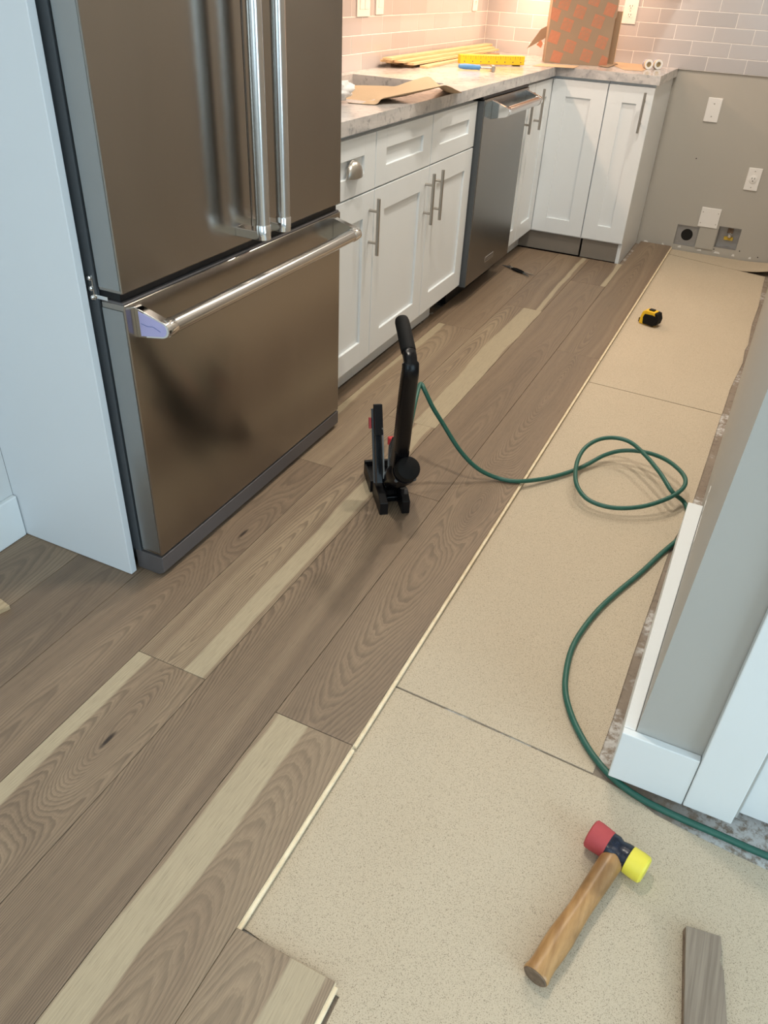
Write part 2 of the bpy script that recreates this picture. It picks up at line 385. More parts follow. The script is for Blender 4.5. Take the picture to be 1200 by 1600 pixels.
plank(5, -3.2, -1.27, .22, .05, -1, x0=.03, z0=.05, slope=.05, freq=110, grain=.6)
plank(5, -1.27, .08, .36, x0=.03, z0=.05, slope=.05, freq=90, grain=.4, xlo=-.068)
plank(5, .08, 1.135, .28, x0=.03, z0=.05, slope=.05, freq=90, grain=.4, xlo=-.068)
plank(6, -3.9, -1.9, .50, x0=.0, z0=.02, slope=.075, freq=75, grain=.65)
plank(7, -3.5, -2.235, .60, x0=.03, z0=.05, slope=.04, freq=80, grain=.4, xlo=-.3725)
for i, y in ((0, -4.9), (1, -4.6), (2, -4.1), (3, -4.3), (4, -3.4), (5, -3.2), (6, -3.9), (7, -3.5)):   # towards the rear of the room
    plank(i, -6.38, y, .3+.35*random.random(), random.uniform(-.05, .05), random.choice((-1, .02, .03)), freq=100, edge=i == 0, xlo=-.3725 if i == 7 else None)

def ragged(x0, x1, y0, y1, seed, n=26):
    random.seed(seed); pts = []
    for k in range(n): pts.append((x0+(x1-x0)*k/n, y0+random.uniform(-.0015, .0015)))
    for k in range(n): pts.append((x1+random.uniform(-.004, .004), y0+(y1-y0)*k/n))
    for k in range(n): pts.append((x1+(x0-x1)*k/n, y1+random.uniform(-.0015, .0015)))
    for k in range(6): pts.append((x0, y1+(y0-y1)*k/6))
    return pts
def under(name, poly, label):
    o = obj(name, MB().prism(poly, lambda u, v, k: (u, v, UZ-.003*(1-k)-.0002)), 'underlay'); return tag(o, label, 'underlayment', 'cork underlayment sheets along the open edge of the floor')
under('underlayment_sheet', [(.60, -2.82), (.735, -2.82), (.915, -2.84), (.92, -6.3), (2.4, -6.3), (2.4, -2.36), (2.3, -2.35), (1.52, -2.312), (1.40, -2.302), (1.30, -2.290), (1.25, -2.268), (1.19, -2.258), (1.0, -2.247), (.60, -2.228)], 'tan speckled underlayment sheet in the foreground under the mallet')
under('underlayment_sheet', [(.60, -2.224), (.9, -2.236), (1.17, -2.252), (1.176, -2.1), (1.178, -1.9), (1.186, -1.6), (1.192, -1.38), (1.215, -1.2), (1.225, -.8), (1.232, -.464), (1.0, -.452), (.60, -.435)], 'tan underlayment sheet carrying the coiled green hose loop')
under('underlayment_sheet', [(.60, -.431), (1.0, -.447), (1.234, -.458), (1.24, -.2), (1.262, .1), (1.258, .25), (1.266, .32), (1.262, .6), (1.272, .9), (1.27, 1.2), (1.27, 1.44), (1.0, 1.50), (.60, 1.60)], 'tan underlayment sheet under the yellow tape measure')
# the last strip curls up at its right end
g_ = []
for j in range(2):
    row = []
    for k in range(25):
        x = .60+.68*k/24; y = (1.612-.262*(x-.60) if j == 0 else 1.69); lift = max(0, (x-1.08)/.2)**2*.035*(1 if j == 0 else .35)
        row.append((x, y, UZ+lift))
    g_.append(row)
tag(obj('underlayment_sheet', MB().sheet(g_, .0025), 'underlay'), 'narrow strip of underlayment curling up beside the range wall', 'underlayment', 'cork underlayment sheets along the open edge of the floor')

# ------------------------------------------------------------------ walls
def wall_xz(mb, xs, zs, holes, y0, y1):
    for i in range(len(xs)-1):
        for j in range(len(zs)-1):
            if not any(h[0] <= xs[i] and xs[i+1] <= h[1] and h[2] <= zs[j] and zs[j+1] <= h[3] for h in holes):
                mb.box(xs[i], xs[i+1], y0, y1, zs[j], zs[j+1])
    return mb
HOLES = [(.727, .850, .012, .125), (.955, 1.078, .030, .150)]
mb = wall_xz(MB(), [-.72, .727, .850, .955, 1.078, 4.1], [-.085, .012, .030, .125, .150, 2.44], HOLES, BW, BW+.05)
mb.box(-.72, 4.1, BW+.06, BW+.12, -.085, 2.44)
wall_back = struct('wall_back', mb, 'wallpaint')
wall_left = struct('wall_left', B(LW-.12, LW, -2.19, BW-.001, -.085, 2.44), 'wallpaint_light')
wall_nook = struct('wall_nook', B(LW-.12, -.375, -6.4, -2.226, -.085, 2.44), 'wallpaint_light')
ceiling = struct('ceiling', B(-.72, 4.1, -6.4, 1.82, 2.441, 2.52), 'ceiling')
# pantry box on the right: its left face leans slightly outwards
mb = MB().prism([(xr(-2.245), -2.245), (xr(1.69), 1.69), (xr(1.69)+.11, 1.69), (xr(-2.13)+.11, -2.13), (1.434, -2.13), (1.434, -2.245)], lambda u, v, k: (u+(.0165*2.44 if k and u < xr(v)+.01 else 0), v, .006 if not k else 2.44))
wall_right = struct('wall_right', mb, 'wallpaint_right')
struct('wall_pantry', MB().box(1.438, 2.162, -2.235, -2.135, 2.06, 2.44).box(2.162, 4.0, -2.245, -2.135, -.02, 2.44), 'wallpaint_right')
# rear and side walls with the windows the daylight comes from
mb = wall_xz(MB(), [-.72, .3, 2.9, 4.1], [-.085, .65, 2.25, 2.44], [(.3, 2.9, .65, 2.25)], -6.46, -6.4)
struct('wall_rear', mb, 'wallpaint_light')
mb = MB()
for (ya, yb, za, zb) in ((-6.4, -5.2, -.085, 2.44), (-2.8, 1.69, -.085, 2.44), (-5.2, -2.8, 2.3, 2.44), (-5.2, -2.8, -.085, .3)): mb.box(4.04, 4.1, ya, yb, za, zb)
struct('wall_side', mb, 'wallpaint_light')
def window(name, c, axis, w, h):
    mb = MB(); pane = MB(); t = .05
    def bx(m, a0, a1, z0, z1, d=.03):
        if axis == 0: m.box(c[0]+a0, c[0]+a1, c[1]-d, c[1]+d, c[2]+z0, c[2]+z1)
        else: m.box(c[0]-d, c[0]+d, c[1]+a0, c[1]+a1, c[2]+z0, c[2]+z1)
    for a in (-w/2, -t/2, w/2-t): bx(mb, a, a+t, -h/2, h/2)
    for z in (-h/2, h/2-t): bx(mb, -w/2+t, w/2-t, z, z+t, .028)
    bx(pane, -w/2+.01, w/2-.01, -h/2+.01, h/2-.01, .003)
    o = struct(name, mb, 'trim'); obj('pane', pane, 'glass', o); return o
window('window_1', (1.6, -6.43, 1.45), 0, 2.6, 1.6)
window('window_2', (4.07, -4.0, 1.30), 1, 2.4, 2.0)

# glazed tiles, running bond
TP, TH, GR = .1965, .0665, .003
tm = MB().box(-TP/2+GR/2, TP/2-GR/2, -TH/2+GR/2, TH/2-GR/2, 0, .008, bev=.0012, seg=1)
tile_mesh = {}
def tile(wall, a, z, w):
    """a: centre along the wall; w: width"""
    key = round(w, 4)
    if key not in tile_mesh:
        t = obj('tile', MB().box(-w/2+GR/2, w/2-GR/2, -TH/2+GR/2, TH/2-GR/2, 0, .008, bev=.0012, seg=1), 'tile', origin=(0, 0, 0))
        tile_mesh[key] = t.data; bpy.data.objects.remove(t)
    o = bpy.data.objects.new('tile', tile_mesh[key]); COL.objects.link(o); o.parent = wall
    if wall is wall_left: X = Matrix(((0, 0, 1, LW+.002), (1, 0, 0, a), (0, 1, 0, z), (0, 0, 0, 1)))
    else: X = Matrix(((-1, 0, 0, a), (0, 0, -1, BW-.002), (0, 1, 0, z), (0, 0, 0, 1)))
    o.matrix_local = Matrix.Translation(-wloc(wall)) @ X
Z0 = .930
obj('grout', B(LW, LW+.0088, -1.0, BW, .914, 1.372), 'grout', wall_left)
obj('grout', B(LW, 1.30, BW-.0088, BW, .909, 1.372), 'grout', wall_back)
for row in range(7):
    zc = .908+TH*(row+.5)+GR*.5; hgt = TH
    off = 0 if row % 2 else TP/2
    k = -6
    while True:
        a0 = .018+off+TP*k; a1 = a0+TP; k += 1
        if a0 > BW-.01: break
        a0c, a1c = max(a0, -.6), min(a1, BW-.010)
        if a1c-a0c > .02: tile(wall_left, (a0c+a1c)/2, zc, a1c-a0c)
    k = -8
    while True:
        a0 = .371+(TP/2 if row % 2 == 0 else 0)+TP*k; a1 = a0+TP; k += 1
        if a0 > 1.28: break
        a0c, a1c = max(a0, LW+.010), min(a1, 1.296)
        if a1c-a0c > .02: tile(wall_back, (a0c+a1c)/2, zc, a1c-a0c)

# ------------------------------------------------------------------ baseboards, casing, pantry door
struct('baseboard_left', B(-.3745, -.360, -6.3, -2.228, .001, .125, bev=.003), 'trim')
mb = MB().prism([(1.197, -2.2445), (1.2192, -2.2445), (xr(-1.385)+.0012, -1.385), (1.199, -1.385)], lambda u, v, k: (u, v, .002+.128*k), .002)
struct('baseboard_right', mb, 'trim')
struct('baseboard_pantry', B(1.197, 1.3375, -2.262, -2.2455, .003, .131, bev=.002), 'trim')
struct('trim_1', B(1.3385, 1.426, -2.2645, -2.2455, .006, 2.13, bev=.002), 'trim', 'tall white door casing at the pantry corner')
struct('trim_2', B(2.164, 2.250, -2.2645, -2.2455, .006, 2.13, bev=.002), 'trim')
d1 = struct('door_1', MB().box(1.436, 1.545, -2.236, -2.20, .012, 2.05, bev=.0015).box(2.05, 2.158, -2.236, -2.20, .012, 2.05, bev=.0015).box(1.545, 2.05, -2.236, -2.20, .012, .24).box(1.545, 2.05, -2.236, -2.20, .95, 1.07).box(1.545, 2.05, -2.236, -2.20, 1.93, 2.05).box(1.544, 2.051, -2.226, -2.21, .2, 1.95), 'trim', 'white pantry door behind the casing')
obj('door_knob', MB().lathe((2.11, -2.237, .96), (0, -1, 0), [(0, .03), (.006, .03), (.008, .011), (.03, .011), (.036, .024), (.05, .028), (.06, .022), (.063, .0)]), 'nickel', d1)
# scuffed plaster spots left on the pantry wall where the baseboard was pulled
sc = MB(); xs_ = lambda y: xr(y)-.0006
for (ya, yb, za, zb) in ((-1.43, -1.39, .165, .20), (-1.475, -1.445, .165, .185), (-1.62, -1.50, .163, .172)):
    sc.prism([(ya, za), (yb, za+.004), (yb-.004, zb), (ya+.006, zb-.004)], lambda u, v, k: (xr(u)+.0165*v-.0012*k, u, v))
obj('paint_scuff', sc, 'dust_white', wall_right)
# torn plaster edge at the foot of the range wall
random.seed(3); pl = MB()
for k in range(7):
    x = .56+.70*k/7+random.uniform(-.01, .01); w = random.uniform(.015, .04)
    pl.prism([(x, .004), (x+w, .004), (x+w*.8, .004+random.uniform(.004, .014)), (x+w*.2, .004+random.uniform(.004, .014))], lambda u, v, kk: (u, BW-.0025*kk, v-.008))
obj('plaster_edge', pl, 'dust_white', wall_back)

# ------------------------------------------------------------------ plates and boxes on the range wall
def plate(c, axis, w, h, label, kind, cat='outlet', group=None):
    """axis 0: on the range wall facing -Y, 1: on the sink wall facing +X"""
    if axis == 0: X = Matrix(((1, 0, 0, c[0]), (0, 0, -1, c[1]), (0, 1, 0, c[2]), (0, 0, 0, 1)))
    else: X = Matrix(((0, 0, 1, c[0]), (1, 0, 0, c[1]), (0, 1, 0, c[2]), (0, 0, 0, 1)))
    t = thing('wall_plate' if cat == 'plate' else 'light_switch' if cat == 'switch' else 'power_outlet', label, cat, c, group)
    obj('cover_plate', MB(X).box(-w/2, w/2, -h/2, h/2, 0, .006, bev=.0022), 'plastic_white', t)
    if kind == 'blank':
        for s in (-1, 1): obj('screw', MB(X).lathe((0, s*.030*h/.115, .0055), (0, 0, 1), [(0, .0035), (.001, .0035), (.0015, .002)], 10), 'nickel', t)
    if kind == 'duplex':
        for s in (-1, 1):
            f = obj('receptacle', MB(X).prism([(math.cos(a)*.0165*(1 if abs(math.sin(a)) < .8 else 1), max(-.0115, min(.0115, math.sin(a)*.0165))) for a in [k*math.pi/12 for k in range(24)]], lambda u, v, k: (u, v+s*.0195, .0055+.002*k)), 'plastic_white', t)
            sl = MB(X)
            for q in (-.006, .006): sl.box(q-.0012, q+.0012, s*.0195-.001, s*.0195+.007, .0070, .0080)
            sl.lathe((0, s*.0195-.006, .0070), (0, 0, 1), [(0, .0022), (.001, .0022)], 10); obj('slot', sl, 'dark_hole', f)
        obj('screw', MB(X).lathe((0, 0, .0055), (0, 0, 1), [(0, .003), (.001, .003), (.0015, .0015)], 10), 'nickel', t)
    if kind == 'single':
        f = obj('receptacle', MB(X).lathe((0, 0, .0055), (0, 0, 1), [(0, .021), (.0025, .021), (.003, .020)], 24), 'plastic_white', t)
        sl = MB(X)
        for q in (-.007, .007): sl.box(q-.0014, q+.0014, .001, .010, .0083, .0089)
        sl.lathe((0, -.008, .0083), (0, 0, 1), [(0, .003), (.0006, .003)], 10); obj('slot', sl, 'dark_hole', f)
        for s in (-1, 1): obj('screw', MB(X).lathe((0, s*.042, .0055), (0, 0, 1), [(0, .003), (.001, .003), (.0015, .0015)], 10), 'nickel', t)
    if kind.startswith('rocker'):
        n = int(kind[-1])
        for k in range(n):
            q = (k-(n-1)/2)*.046; f = obj('rocker', MB(X).box(q-.0165, q+.0165, -.033, .033, .0055, .0085, bev=.001), 'plastic_white', t)
            obj('paddle', MB(X).prism([(-.028, .0084), (.028, .0084), (.028, .0125), (0, .0095), (-.028, .0088)], lambda u, v, kk: (q-.013+.026*kk, u, v)), 'plastic_white', f)
    return t
plate((.757, BW-.0005, .732), 0, .074, .118, 'blank white cover plate high on the bare range wall', 'blank', 'plate')
plate((1.058, BW-.0005, .417), 0, .072, .116, 'white single outlet on the bare range wall', 'single')
plate((.217, BW-.0105, 1.155), 0, .074, .118, 'white duplex outlet on tiles right of the cardboard box', 'duplex')
plate((LW+.0105, .113, 1.168), 1, .118, .118, 'double white rocker switch on tiles nearest the refrigerator', 'rocker2', 'switch')
plate((LW+.0105, .268, 1.173), 1, .074, .118, 'single white rocker switch beside the double switch', 'rocker1', 'switch')
plate((LW+.0105, 1.468, 1.172), 1, .072, .118, 'white outlet plate on the tiles near the room corner', 'duplex')
t = thing('metal_wall_box', 'grey metal wall box with round black hole at floor', 'wall box', (.7885, BW+.02, .012))
def tray(mb, x0, x1, z0, z1, d, w=.0015):
    return mb.box(x0, x1, BW+d-w, BW+d, z0, z1).box(x0, x0+w, BW, BW+d-w, z0, z1).box(x1-w, x1, BW, BW+d-w, z0, z1).box(x0+w, x1-w, BW, BW+d-w, z0, z0+w).box(x0+w, x1-w, BW, BW+d-w, z1-w, z1)
obj('recess', tray(MB(), .728, .849, .013, .124, .012), 'grey_metal', t)
obj('hole', MB().lathe((.790, BW+.0106, .072), (0, -1, 0), [(0, .033), (.0012, .033)], 28), 'dark_hole', t)
for q in (.745, .832): obj('screw', MB().lathe((q, BW+.0106, .105 if q > .8 else .03), (0, -1, 0), [(0, .003), (.0015, .003)], 8), 'nickel', t)
t = thing('gas_valve_box', 'recessed grey wall box with small gas stub and yellow tag', 'wall box', (1.0165, BW+.02, .03))
obj('recess', tray(MB(), .956, 1.077, .031, .149, .045), 'grey_metal', t)
obj('gas_stub', MB().lathe((1.022, BW+.042, .105), (0, -1, -.1), [(0, .011), (.02, .011), (.021, .009), (.04, .009), (.041, .0065), (.034, .0055)], 16), 'chrome', t)
obj('valve_body', B(1.005, 1.035, BW+.025, BW+.043, .112, .146, bev=.002), 'handle_end', t)
obj('tag', B(.995, 1.045, BW+.030, BW+.0315, .072, .092), 'tag_yellow', t)
t = thing('wall_plate', 'white square blank plate with four screws low on range wall', 'plate', (.889, BW-.001, .135))
obj('cover_plate', B(.836, .944, BW-.010, BW-.0005, .133, .240, bev=.002), 'plastic_white', t)
for q in (.848, .932):
    for z in (.155, .215): obj('screw', MB().lathe((q, BW-.0095, z), (0, -1, 0), [(0, .003), (.001, .003), (.0015, .0015)], 10), 'nickel', t)
obj('painted_patch', B(.853, .952, BW-.006, BW-.0005, .012, .132, bev=.001), 'wallpaint', wall_back)
for q in ((.905, .245), (.96, .018), (1.10, .03), (1.205, .012)): obj('nail_hole', MB().lathe((q[0]-.17 if q[1] > .2 else q[0], BW-.0004, q[1]+(.24 if q[1] > .2 else 0)), (0, -1, 0), [(0, .0035), (.0003, .0035)], 8), 'dark_hole', wall_back)

# ------------------------------------------------------------------ base cabinets
YC = 1.125; ZT, ZG, ZB = .8605, .6886, .1085; RAIL = .077
def frame_X(o, u, n):
    u = Vector(u); n = Vector(n); return Matrix(((u.x, n.x, 0, o[0]), (u.y, n.y, 0, o[1]), (u.z, n.z, 1, o[2]), (0, 0, 0, 1)))
def shaker(X, w, h, rail=RAIL, zr=None):
    zr = zr or rail; mb = MB(X); b = .0014
    mb.box(0, rail, -.019, 0, 0, h, bev=b); mb.box(w-rail, w, -.019, 0, 0, h, bev=b)
    mb.box(rail-.001, w-rail+.001, -.019, 0, 0, zr, bev=b); mb.box(rail-.001, w-rail+.001, -.019, 0, h-zr, h, bev=b)
    mb.box(rail-.004, w-rail+.004, -.016, -.009, zr-.004, h-zr+.004); return mb
def bar_pull(X, u, z0, z1, parent, label=None):
    """vertical bar, X maps (along, out, up)"""
    mb = MB(X); L = z1-z0
    mb.tube([(u, .033, z0), (u, .033, z1)], .0062, 14)
    for z in (z0+L*.22, z1-L*.22): mb.tube([(u, -.0005, z), (u, .033, z)], .0048, 10)
    return obj('handle', mb, 'nickel', parent)
XL = lambda y, z: frame_X((0, y, z), (0, 1, 0), (1, 0, 0))
XP = lambda x, z: frame_X((x, YC, z), (1, 0, 0), (0, -1, 0))
def carcass(t, y0, y1, toe='cabinet'):
    obj('body', B(-.59, -.0205, y0+.0008, y1-.0008, .100, .8735), 'cabinet', t)
    if toe: obj('toe_kick', B(-.088, -.072, y0+.0008, y1-.0008, .001, .0995), toe, t)
g = .0024
# drawer base beside the refrigerator
t = thing('base_cabinet', 'white shaker cabinet with cup pull drawer beside the refrigerator', 'cabinet', (-.3, -1.1, 0), 'white shaker base cabinets')
carcass(t, -1.28, -.927); X = XL(-1.28+.03+g, ZG+g); w = .323-2*g
dr = obj('drawer', shaker(X, w, ZT-ZG-2*g, zr=.058), 'cabinet', t)
cp = MB(); n_, m_ = 14, 7; gr = []
for i in range(m_+1):       # quarter-dome cup pull
    row = []
    for j in range(n_+1):
        a = math.pi*j/n_; e = math.pi/2*i/m_
        row.append((.001+.026*math.sin(e)*(.35+.65*math.sin(a)), -1.087-.043*math.cos(a)*(math.cos(e)*.12+.88), .752+.048*math.sin(a)*math.cos(e)**.7))
    gr.append(row)
cp.sheet(gr, .0015); cp.box(.0002, .003, -1.130, -1.044, .749, .754)
obj('cup_pull', cp, 'nickel', dr)
X = XL(-1.28+.03+g, ZB); dd = obj('door', shaker(X, w, ZG-ZB-g), 'cabinet', t); bar_pull(XL(0, 0), -.962, .487, .668, dd)
obj('filler_strip', B(-.02, -.002, -1.279, -1.252, ZB, ZT, bev=.001), 'cabinet', t)
# sink base
t = thing('sink_base_cabinet', 'white double door shaker sink cabinet left of the dishwasher', 'cabinet', (-.3, -.46, 0), 'white shaker base cabinets')
bd = MB().box(-.59, -.0205, -.926, -.908, .100, .8735).box(-.59, -.0205, -.019, -.002, .100, .8735).box(-.59, -.0205, -.908, -.019, .100, .118)
bd.box(-.59, -.575, -.908, -.019, .118, .8735).box(-.040, -.0205, -.908, -.019, .655, .8735).box(-.040, -.0205, -.485, -.443, .118, .655)
obj('body', bd, 'cabinet', t); obj('toe_kick', B(-.088, -.072, -.926, -.165, .001, .0995), 'cabinet', t)
for k, (y0, y1, hy) in enumerate(((-.927, -.4637, -.497), (-.4637, -.001, -.410))):
    obj('false_drawer_front', shaker(XL(y0+g, ZG+g), y1-y0-2*g, ZT-ZG-2*g, zr=.058), 'cabinet', t)
    dd = obj('door', shaker(XL(y0+g, ZB), y1-y0-2*g, ZG-ZB-g), 'cabinet', t); bar_pull(XL(0, 0), hy, .487, .668, dd)
# pull-out next to the dishwasher
t = thing('base_cabinet', 'narrow white cabinet door squeezed right of the dishwasher', 'cabinet', (-.3, .73, 0), 'white shaker base cabinets')
carcass(t, .632, .815)
dd = obj('door', shaker(XL(.632+g, ZB), .183-2*g, ZT-ZB, rail=.055, zr=RAIL), 'cabinet', t); bar_pull(XL(0, 0), .690, .655, .835, dd)
# corner cabinet (L-shaped, folding doors) and the end cabinet
t = thing('corner_cabinet', 'white corner cabinet with doors meeting at the inside corner', 'cabinet', (-.3, 1.3, 0), 'white shaker base cabinets')
obj('body', MB().box(-.59, -.0205, .8165, 1.688, .100, .8735).box(-.0205, .2860, 1.1455, 1.688, .100, .8735), 'cabinet', t)
obj('toe_kick', B(-.088, -.072, .816, 1.176, .001, .0995), 'cabinet', t)
obj('toe_kick', B(-.072, .283, 1.160, 1.176, .001, .0995), 'toe', t)
dd = obj('door', shaker(XL(.816+g, ZB), YC-.816-2*g, ZT-ZB), 'cabinet', t); bar_pull(XL(0, 0), .862, .655, .835, dd)
obj('door', shaker(XP(.001, ZB), .2869-.001-.003, ZT-ZB), 'cabinet', t)
t = thing('end_cabinet', 'white end cabinet with a single narrow door beside range gap', 'cabinet', (.4, 1.4, 0), 'white shaker base cabinets')
obj('body', B(.2885, .494, 1.1455, 1.688, .100, .8735), 'cabinet', t)
obj('toe_kick', B(.296, .494, 1.148, 1.164, .001, .0995), 'toe', t)
obj('end_panel', B(.4945, .5145, 1.146, 1.690, -.016, .8735, bev=.001), 'cabinet', t)
dd = obj('door', shaker(XP(.2869+.003, ZB), .5153-.2869-.004, ZT-ZB), 'cabinet', t); bar_pull(XP(0, 0), .476, .660, .840, dd)

# ------------------------------------------------------------------ dishwasher
t = thing('dishwasher', 'stainless steel dishwasher between white cabinets', 'dishwasher', (-.3, .315, 0))
obj('tub', B(-.58, -.022, .004, .628, .090, .868), 'fridge_side', t)
obj('door', B(-.0215, .026, .012, .622, .098, .862, bev=.003), 'steel_dw', t)
obj('door_edge', B(-.020, .0245, .0035, .0118, .098, .858), 'fridge_side', t)
obj('control_strip', B(-.030, .020, .006, .626, .8625, .8725, bev=.002), 'plastic_black', t)
obj('toe_panel', B(-.12, -.062, .004, .626, .003, .088), 'plastic_black', t)
def tube_handle(t, X, p0, p1, out, r, bh, film=None, mat='steel_tube'):
    """X maps (along, out, up); bar from p0 to p1 at height 0, brackets bh tall at the door"""
    bar = obj('handle', MB(X).tube([(p0+.012, out, 0), (p1-.012, out, 0)], r, 24), mat, t)
    for p, s in ((p0, 1), (p1, -1)):
        prof = [(-.0005, .55*bh), (-.0005, -.45*bh)]+[(out+math.sin(a)*r*1.06, -math.cos(a)*r*1.06) for a in [R(d_) for d_ in range(0, 181, 20)]]
        obj('handle_bracket', MB(X).prism(prof, lambda u, v, k: (p+(.002+.020*k)*s-.002*s, u, v), .0012), 'chrome', bar)
        obj('collar', MB(X).lathe((p+.010*s, out, 0), (s, 0, 0), [(0, r*1.09), (.022, r*1.09), (.024, r*1.02)], 24), 'chrome', bar)
        if film and s == 1:
            pr = [(.010, .44*bh), (.010, -.36*bh)]+[(out-.004+math.sin(a)*r*.9, -math.cos(a)*r*.9) for a in [R(d_) for d_ in range(0, 181, 20)]]
            f = obj('film', MB(X).prism(pr, lambda u, v, k: (p-.0008*k, u, v)), 'film', bar); f['label'] = 'lavender protective film on the bracket end'
            obj('film_crease', MB(X).tube([(p-.001, .014, .004), (p-.001, .03, .001), (p-.001, .045, .003), (p-.001, .062, -.004)], .0007, 6), 'print_blue', bar)
    return bar
tube_handle(t, frame_X((.026, 0, .815), (0, 1, 0), (1, 0, 0)), .105, .600, .058, .0178, .070)
bd = obj('badge', B(.0262, .0275, .250, .372, .149, .174, bev=.0005), 'chrome', t)
obj('badge_face', B(.0276, .0279, .256, .366, .153, .170), 'fridge_side', bd)
lt = MB()
for k in range(9): lt.box(.0280, .0282, .266+k*.0105, .2735+k*.0105, .158, .165)
obj('badge_lettering', lt, 'nickel', bd)

# ------------------------------------------------------------------ refrigerator
FY0, FY1, XF = -2.193, -1.288, .068
t = thing('refrigerator', 'large stainless steel french door refrigerator with bottom freezer drawer', 'refrigerator', (-.25, -1.74, 0))
obj('body', B(-.57, .003, FY0+.012, FY1-.012, .020, 1.775), 'fridge_side', t)
def steel_panel(name, y0, y1, z0, z1):
    o = obj(name, B(.0085, XF, y0, y1, z0, z1, bev=.003, seg=3), 'steel', t); return o
dl = steel_panel('door', FY0, -1.7345, .7225, 1.78); dr_ = steel_panel('door', -1.7315, FY1, .7225, 1.78)
dw_ = steel_panel('freezer_drawer', FY0, FY1, .0654, .7002)
for nm, z0, z1, par in (('door_side', .730, 1.772, dl), ('drawer_side', .075, .688, dw_)):
    obj(nm, B(.011, XF-.004, FY0-.0012, FY0+.001, z0, z1), 'steel_side', par)
obj('gasket', B(.003, XF-.012, FY0+.006, FY1-.006, .690, .735), 'plastic_black', t)
obj('drawer_lip', B(.008, XF-.004, FY0+.002, FY1-.002, .6985, .7045, bev=.002), 'plinth', dw_)
pl_ = obj('plinth', MB().prism([(-.015, .004), (XF-.016, .004), (XF, .016), (XF, .060), (-.015, .060)], lambda u, v, k: (u, FY0-.001 if not k else FY1+.001, v), .0015), 'plinth', t)
obj('side_liner', B(-.06, .003, FY0-.001, FY0+.0115, .06, 1.77), 'fridge_side', t)
hg = MB().box(-.004, .030, FY0-.002, FY0+.018, .7045, .712).box(-.012, -.002, FY0-.004, FY0+.004, .700, .750, bev=.001)
for z in (.706, .724, .745): hg.lathe((-.007, FY0-.004, z), (0, -1, 0), [(0, .0055), (.003, .0055), (.005, .003)], 12)
obj('hinge', hg, 'chrome', t)
tube_handle(dw_, frame_X((XF, 0, .655), (0, 1, 0), (1, 0, 0)), -2.166, -1.312, .066, .0165, .066, film=True)
for y, par in ((-1.786, dl), (-1.698, dr_)):
    X = Matrix(((0, 1, 0, XF), (0, 0, 1, y), (1, 0, 0, 0), (0, 0, 0, 1)))
    tube_handle(par, X, .748, 1.70, .066, .0165, .034)

# tall white side panel left of the refrigerator
o = tag(obj('side_panel', B(-.3755, -.010, -2.2255, -2.206, .0015, 2.38, bev=.0016), 'panel_white'), 'tall white laminate panel along the left side of refrigerator', 'panel')

# ------------------------------------------------------------------ countertop and sink
CT0, CT1, OV = .874, .914, .015
ct = MB().box(LW+.011, OV, -1.283, -.75, CT0, CT1).box(LW+.011, -.54, -.75, -.06, CT0, CT1).box(-.13, OV, -.75, -.06, CT0, CT1)
ct.box(LW+.011, OV, -.06, YC-OV, CT0, CT1).box(LW+.011, .530, YC-OV, BW-.011, CT0, CT1)
tag(obj('countertop', ct, 'granite'), 'grey veined stone countertop turning the corner', 'countertop')
sk = MB(); a0, a1, b0, b1, zb_ = -.545, -.125, -.755, -.055, .66
sk.box(a0-.004, a0, b0, b1, zb_, CT0-.0005).box(a1, a1+.004, b0, b1, zb_, CT0-.0005).box(a0-.004, a1+.004, b0-.004, b0, zb_, CT0-.0005).box(a0-.004, a1+.004, b1, b1+.004, zb_, CT0-.0005).box(a0-.004, a1+.004, b0-.004, b1+.004, zb_-.004, zb_)
t = thing('kitchen_sink', 'undermount steel sink set in the stone counter', 'sink', (-.335, -.405, zb_))
obj('basin', sk, 'steel_dw', t)
obj('drain', MB().lathe((-.335, -.405, zb_), (0, 0, 1), [(0, .045), (.002, .045), (.003, .03), (.001, .0)], 24), 'chrome', t)

# ------------------------------------------------------------------ upper cabinets and lamps above the picture
def upper(x0, x1, y0, y1, doors, face, label):
    t = thing('wall_cabinet', label, 'cabinet', ((x0+x1)/2, (y0+y1)/2, 1.372), 'white wall cabinets')
    obj('body', B(x0, x1, y0, y1, 1.376, 2.28), 'cabinet', t)
    for k in range(doors):
        if face == 0: w = (y1-y0)/doors; obj('door', shaker(frame_X((x1+.0195, y0+w*k+.002, 1.376), (0, 1, 0), (1, 0, 0)), w-.004, .90), 'cabinet', t)
        else: w = (x1-x0)/doors; obj('door', shaker(frame_X((x0+w*k+.002, y0-.0195, 1.376), (1, 0, 0), (0, -1, 0)), w-.004, .90), 'cabinet', t)
upper(LW+.001, -.29, -.35, 1.37, 4, 0, 'white wall cabinet run above the sink counter')
upper(-.26, .52, 1.39, BW-.001, 2, 1, 'white wall cabinet above the cardboard box')
CAN_L = ['above the walkway before the sink', 'above the walkway before the corner cabinet', 'above the refrigerator front', 'nearest the pantry casing behind the camera', 'nearest the nook wall behind the camera']
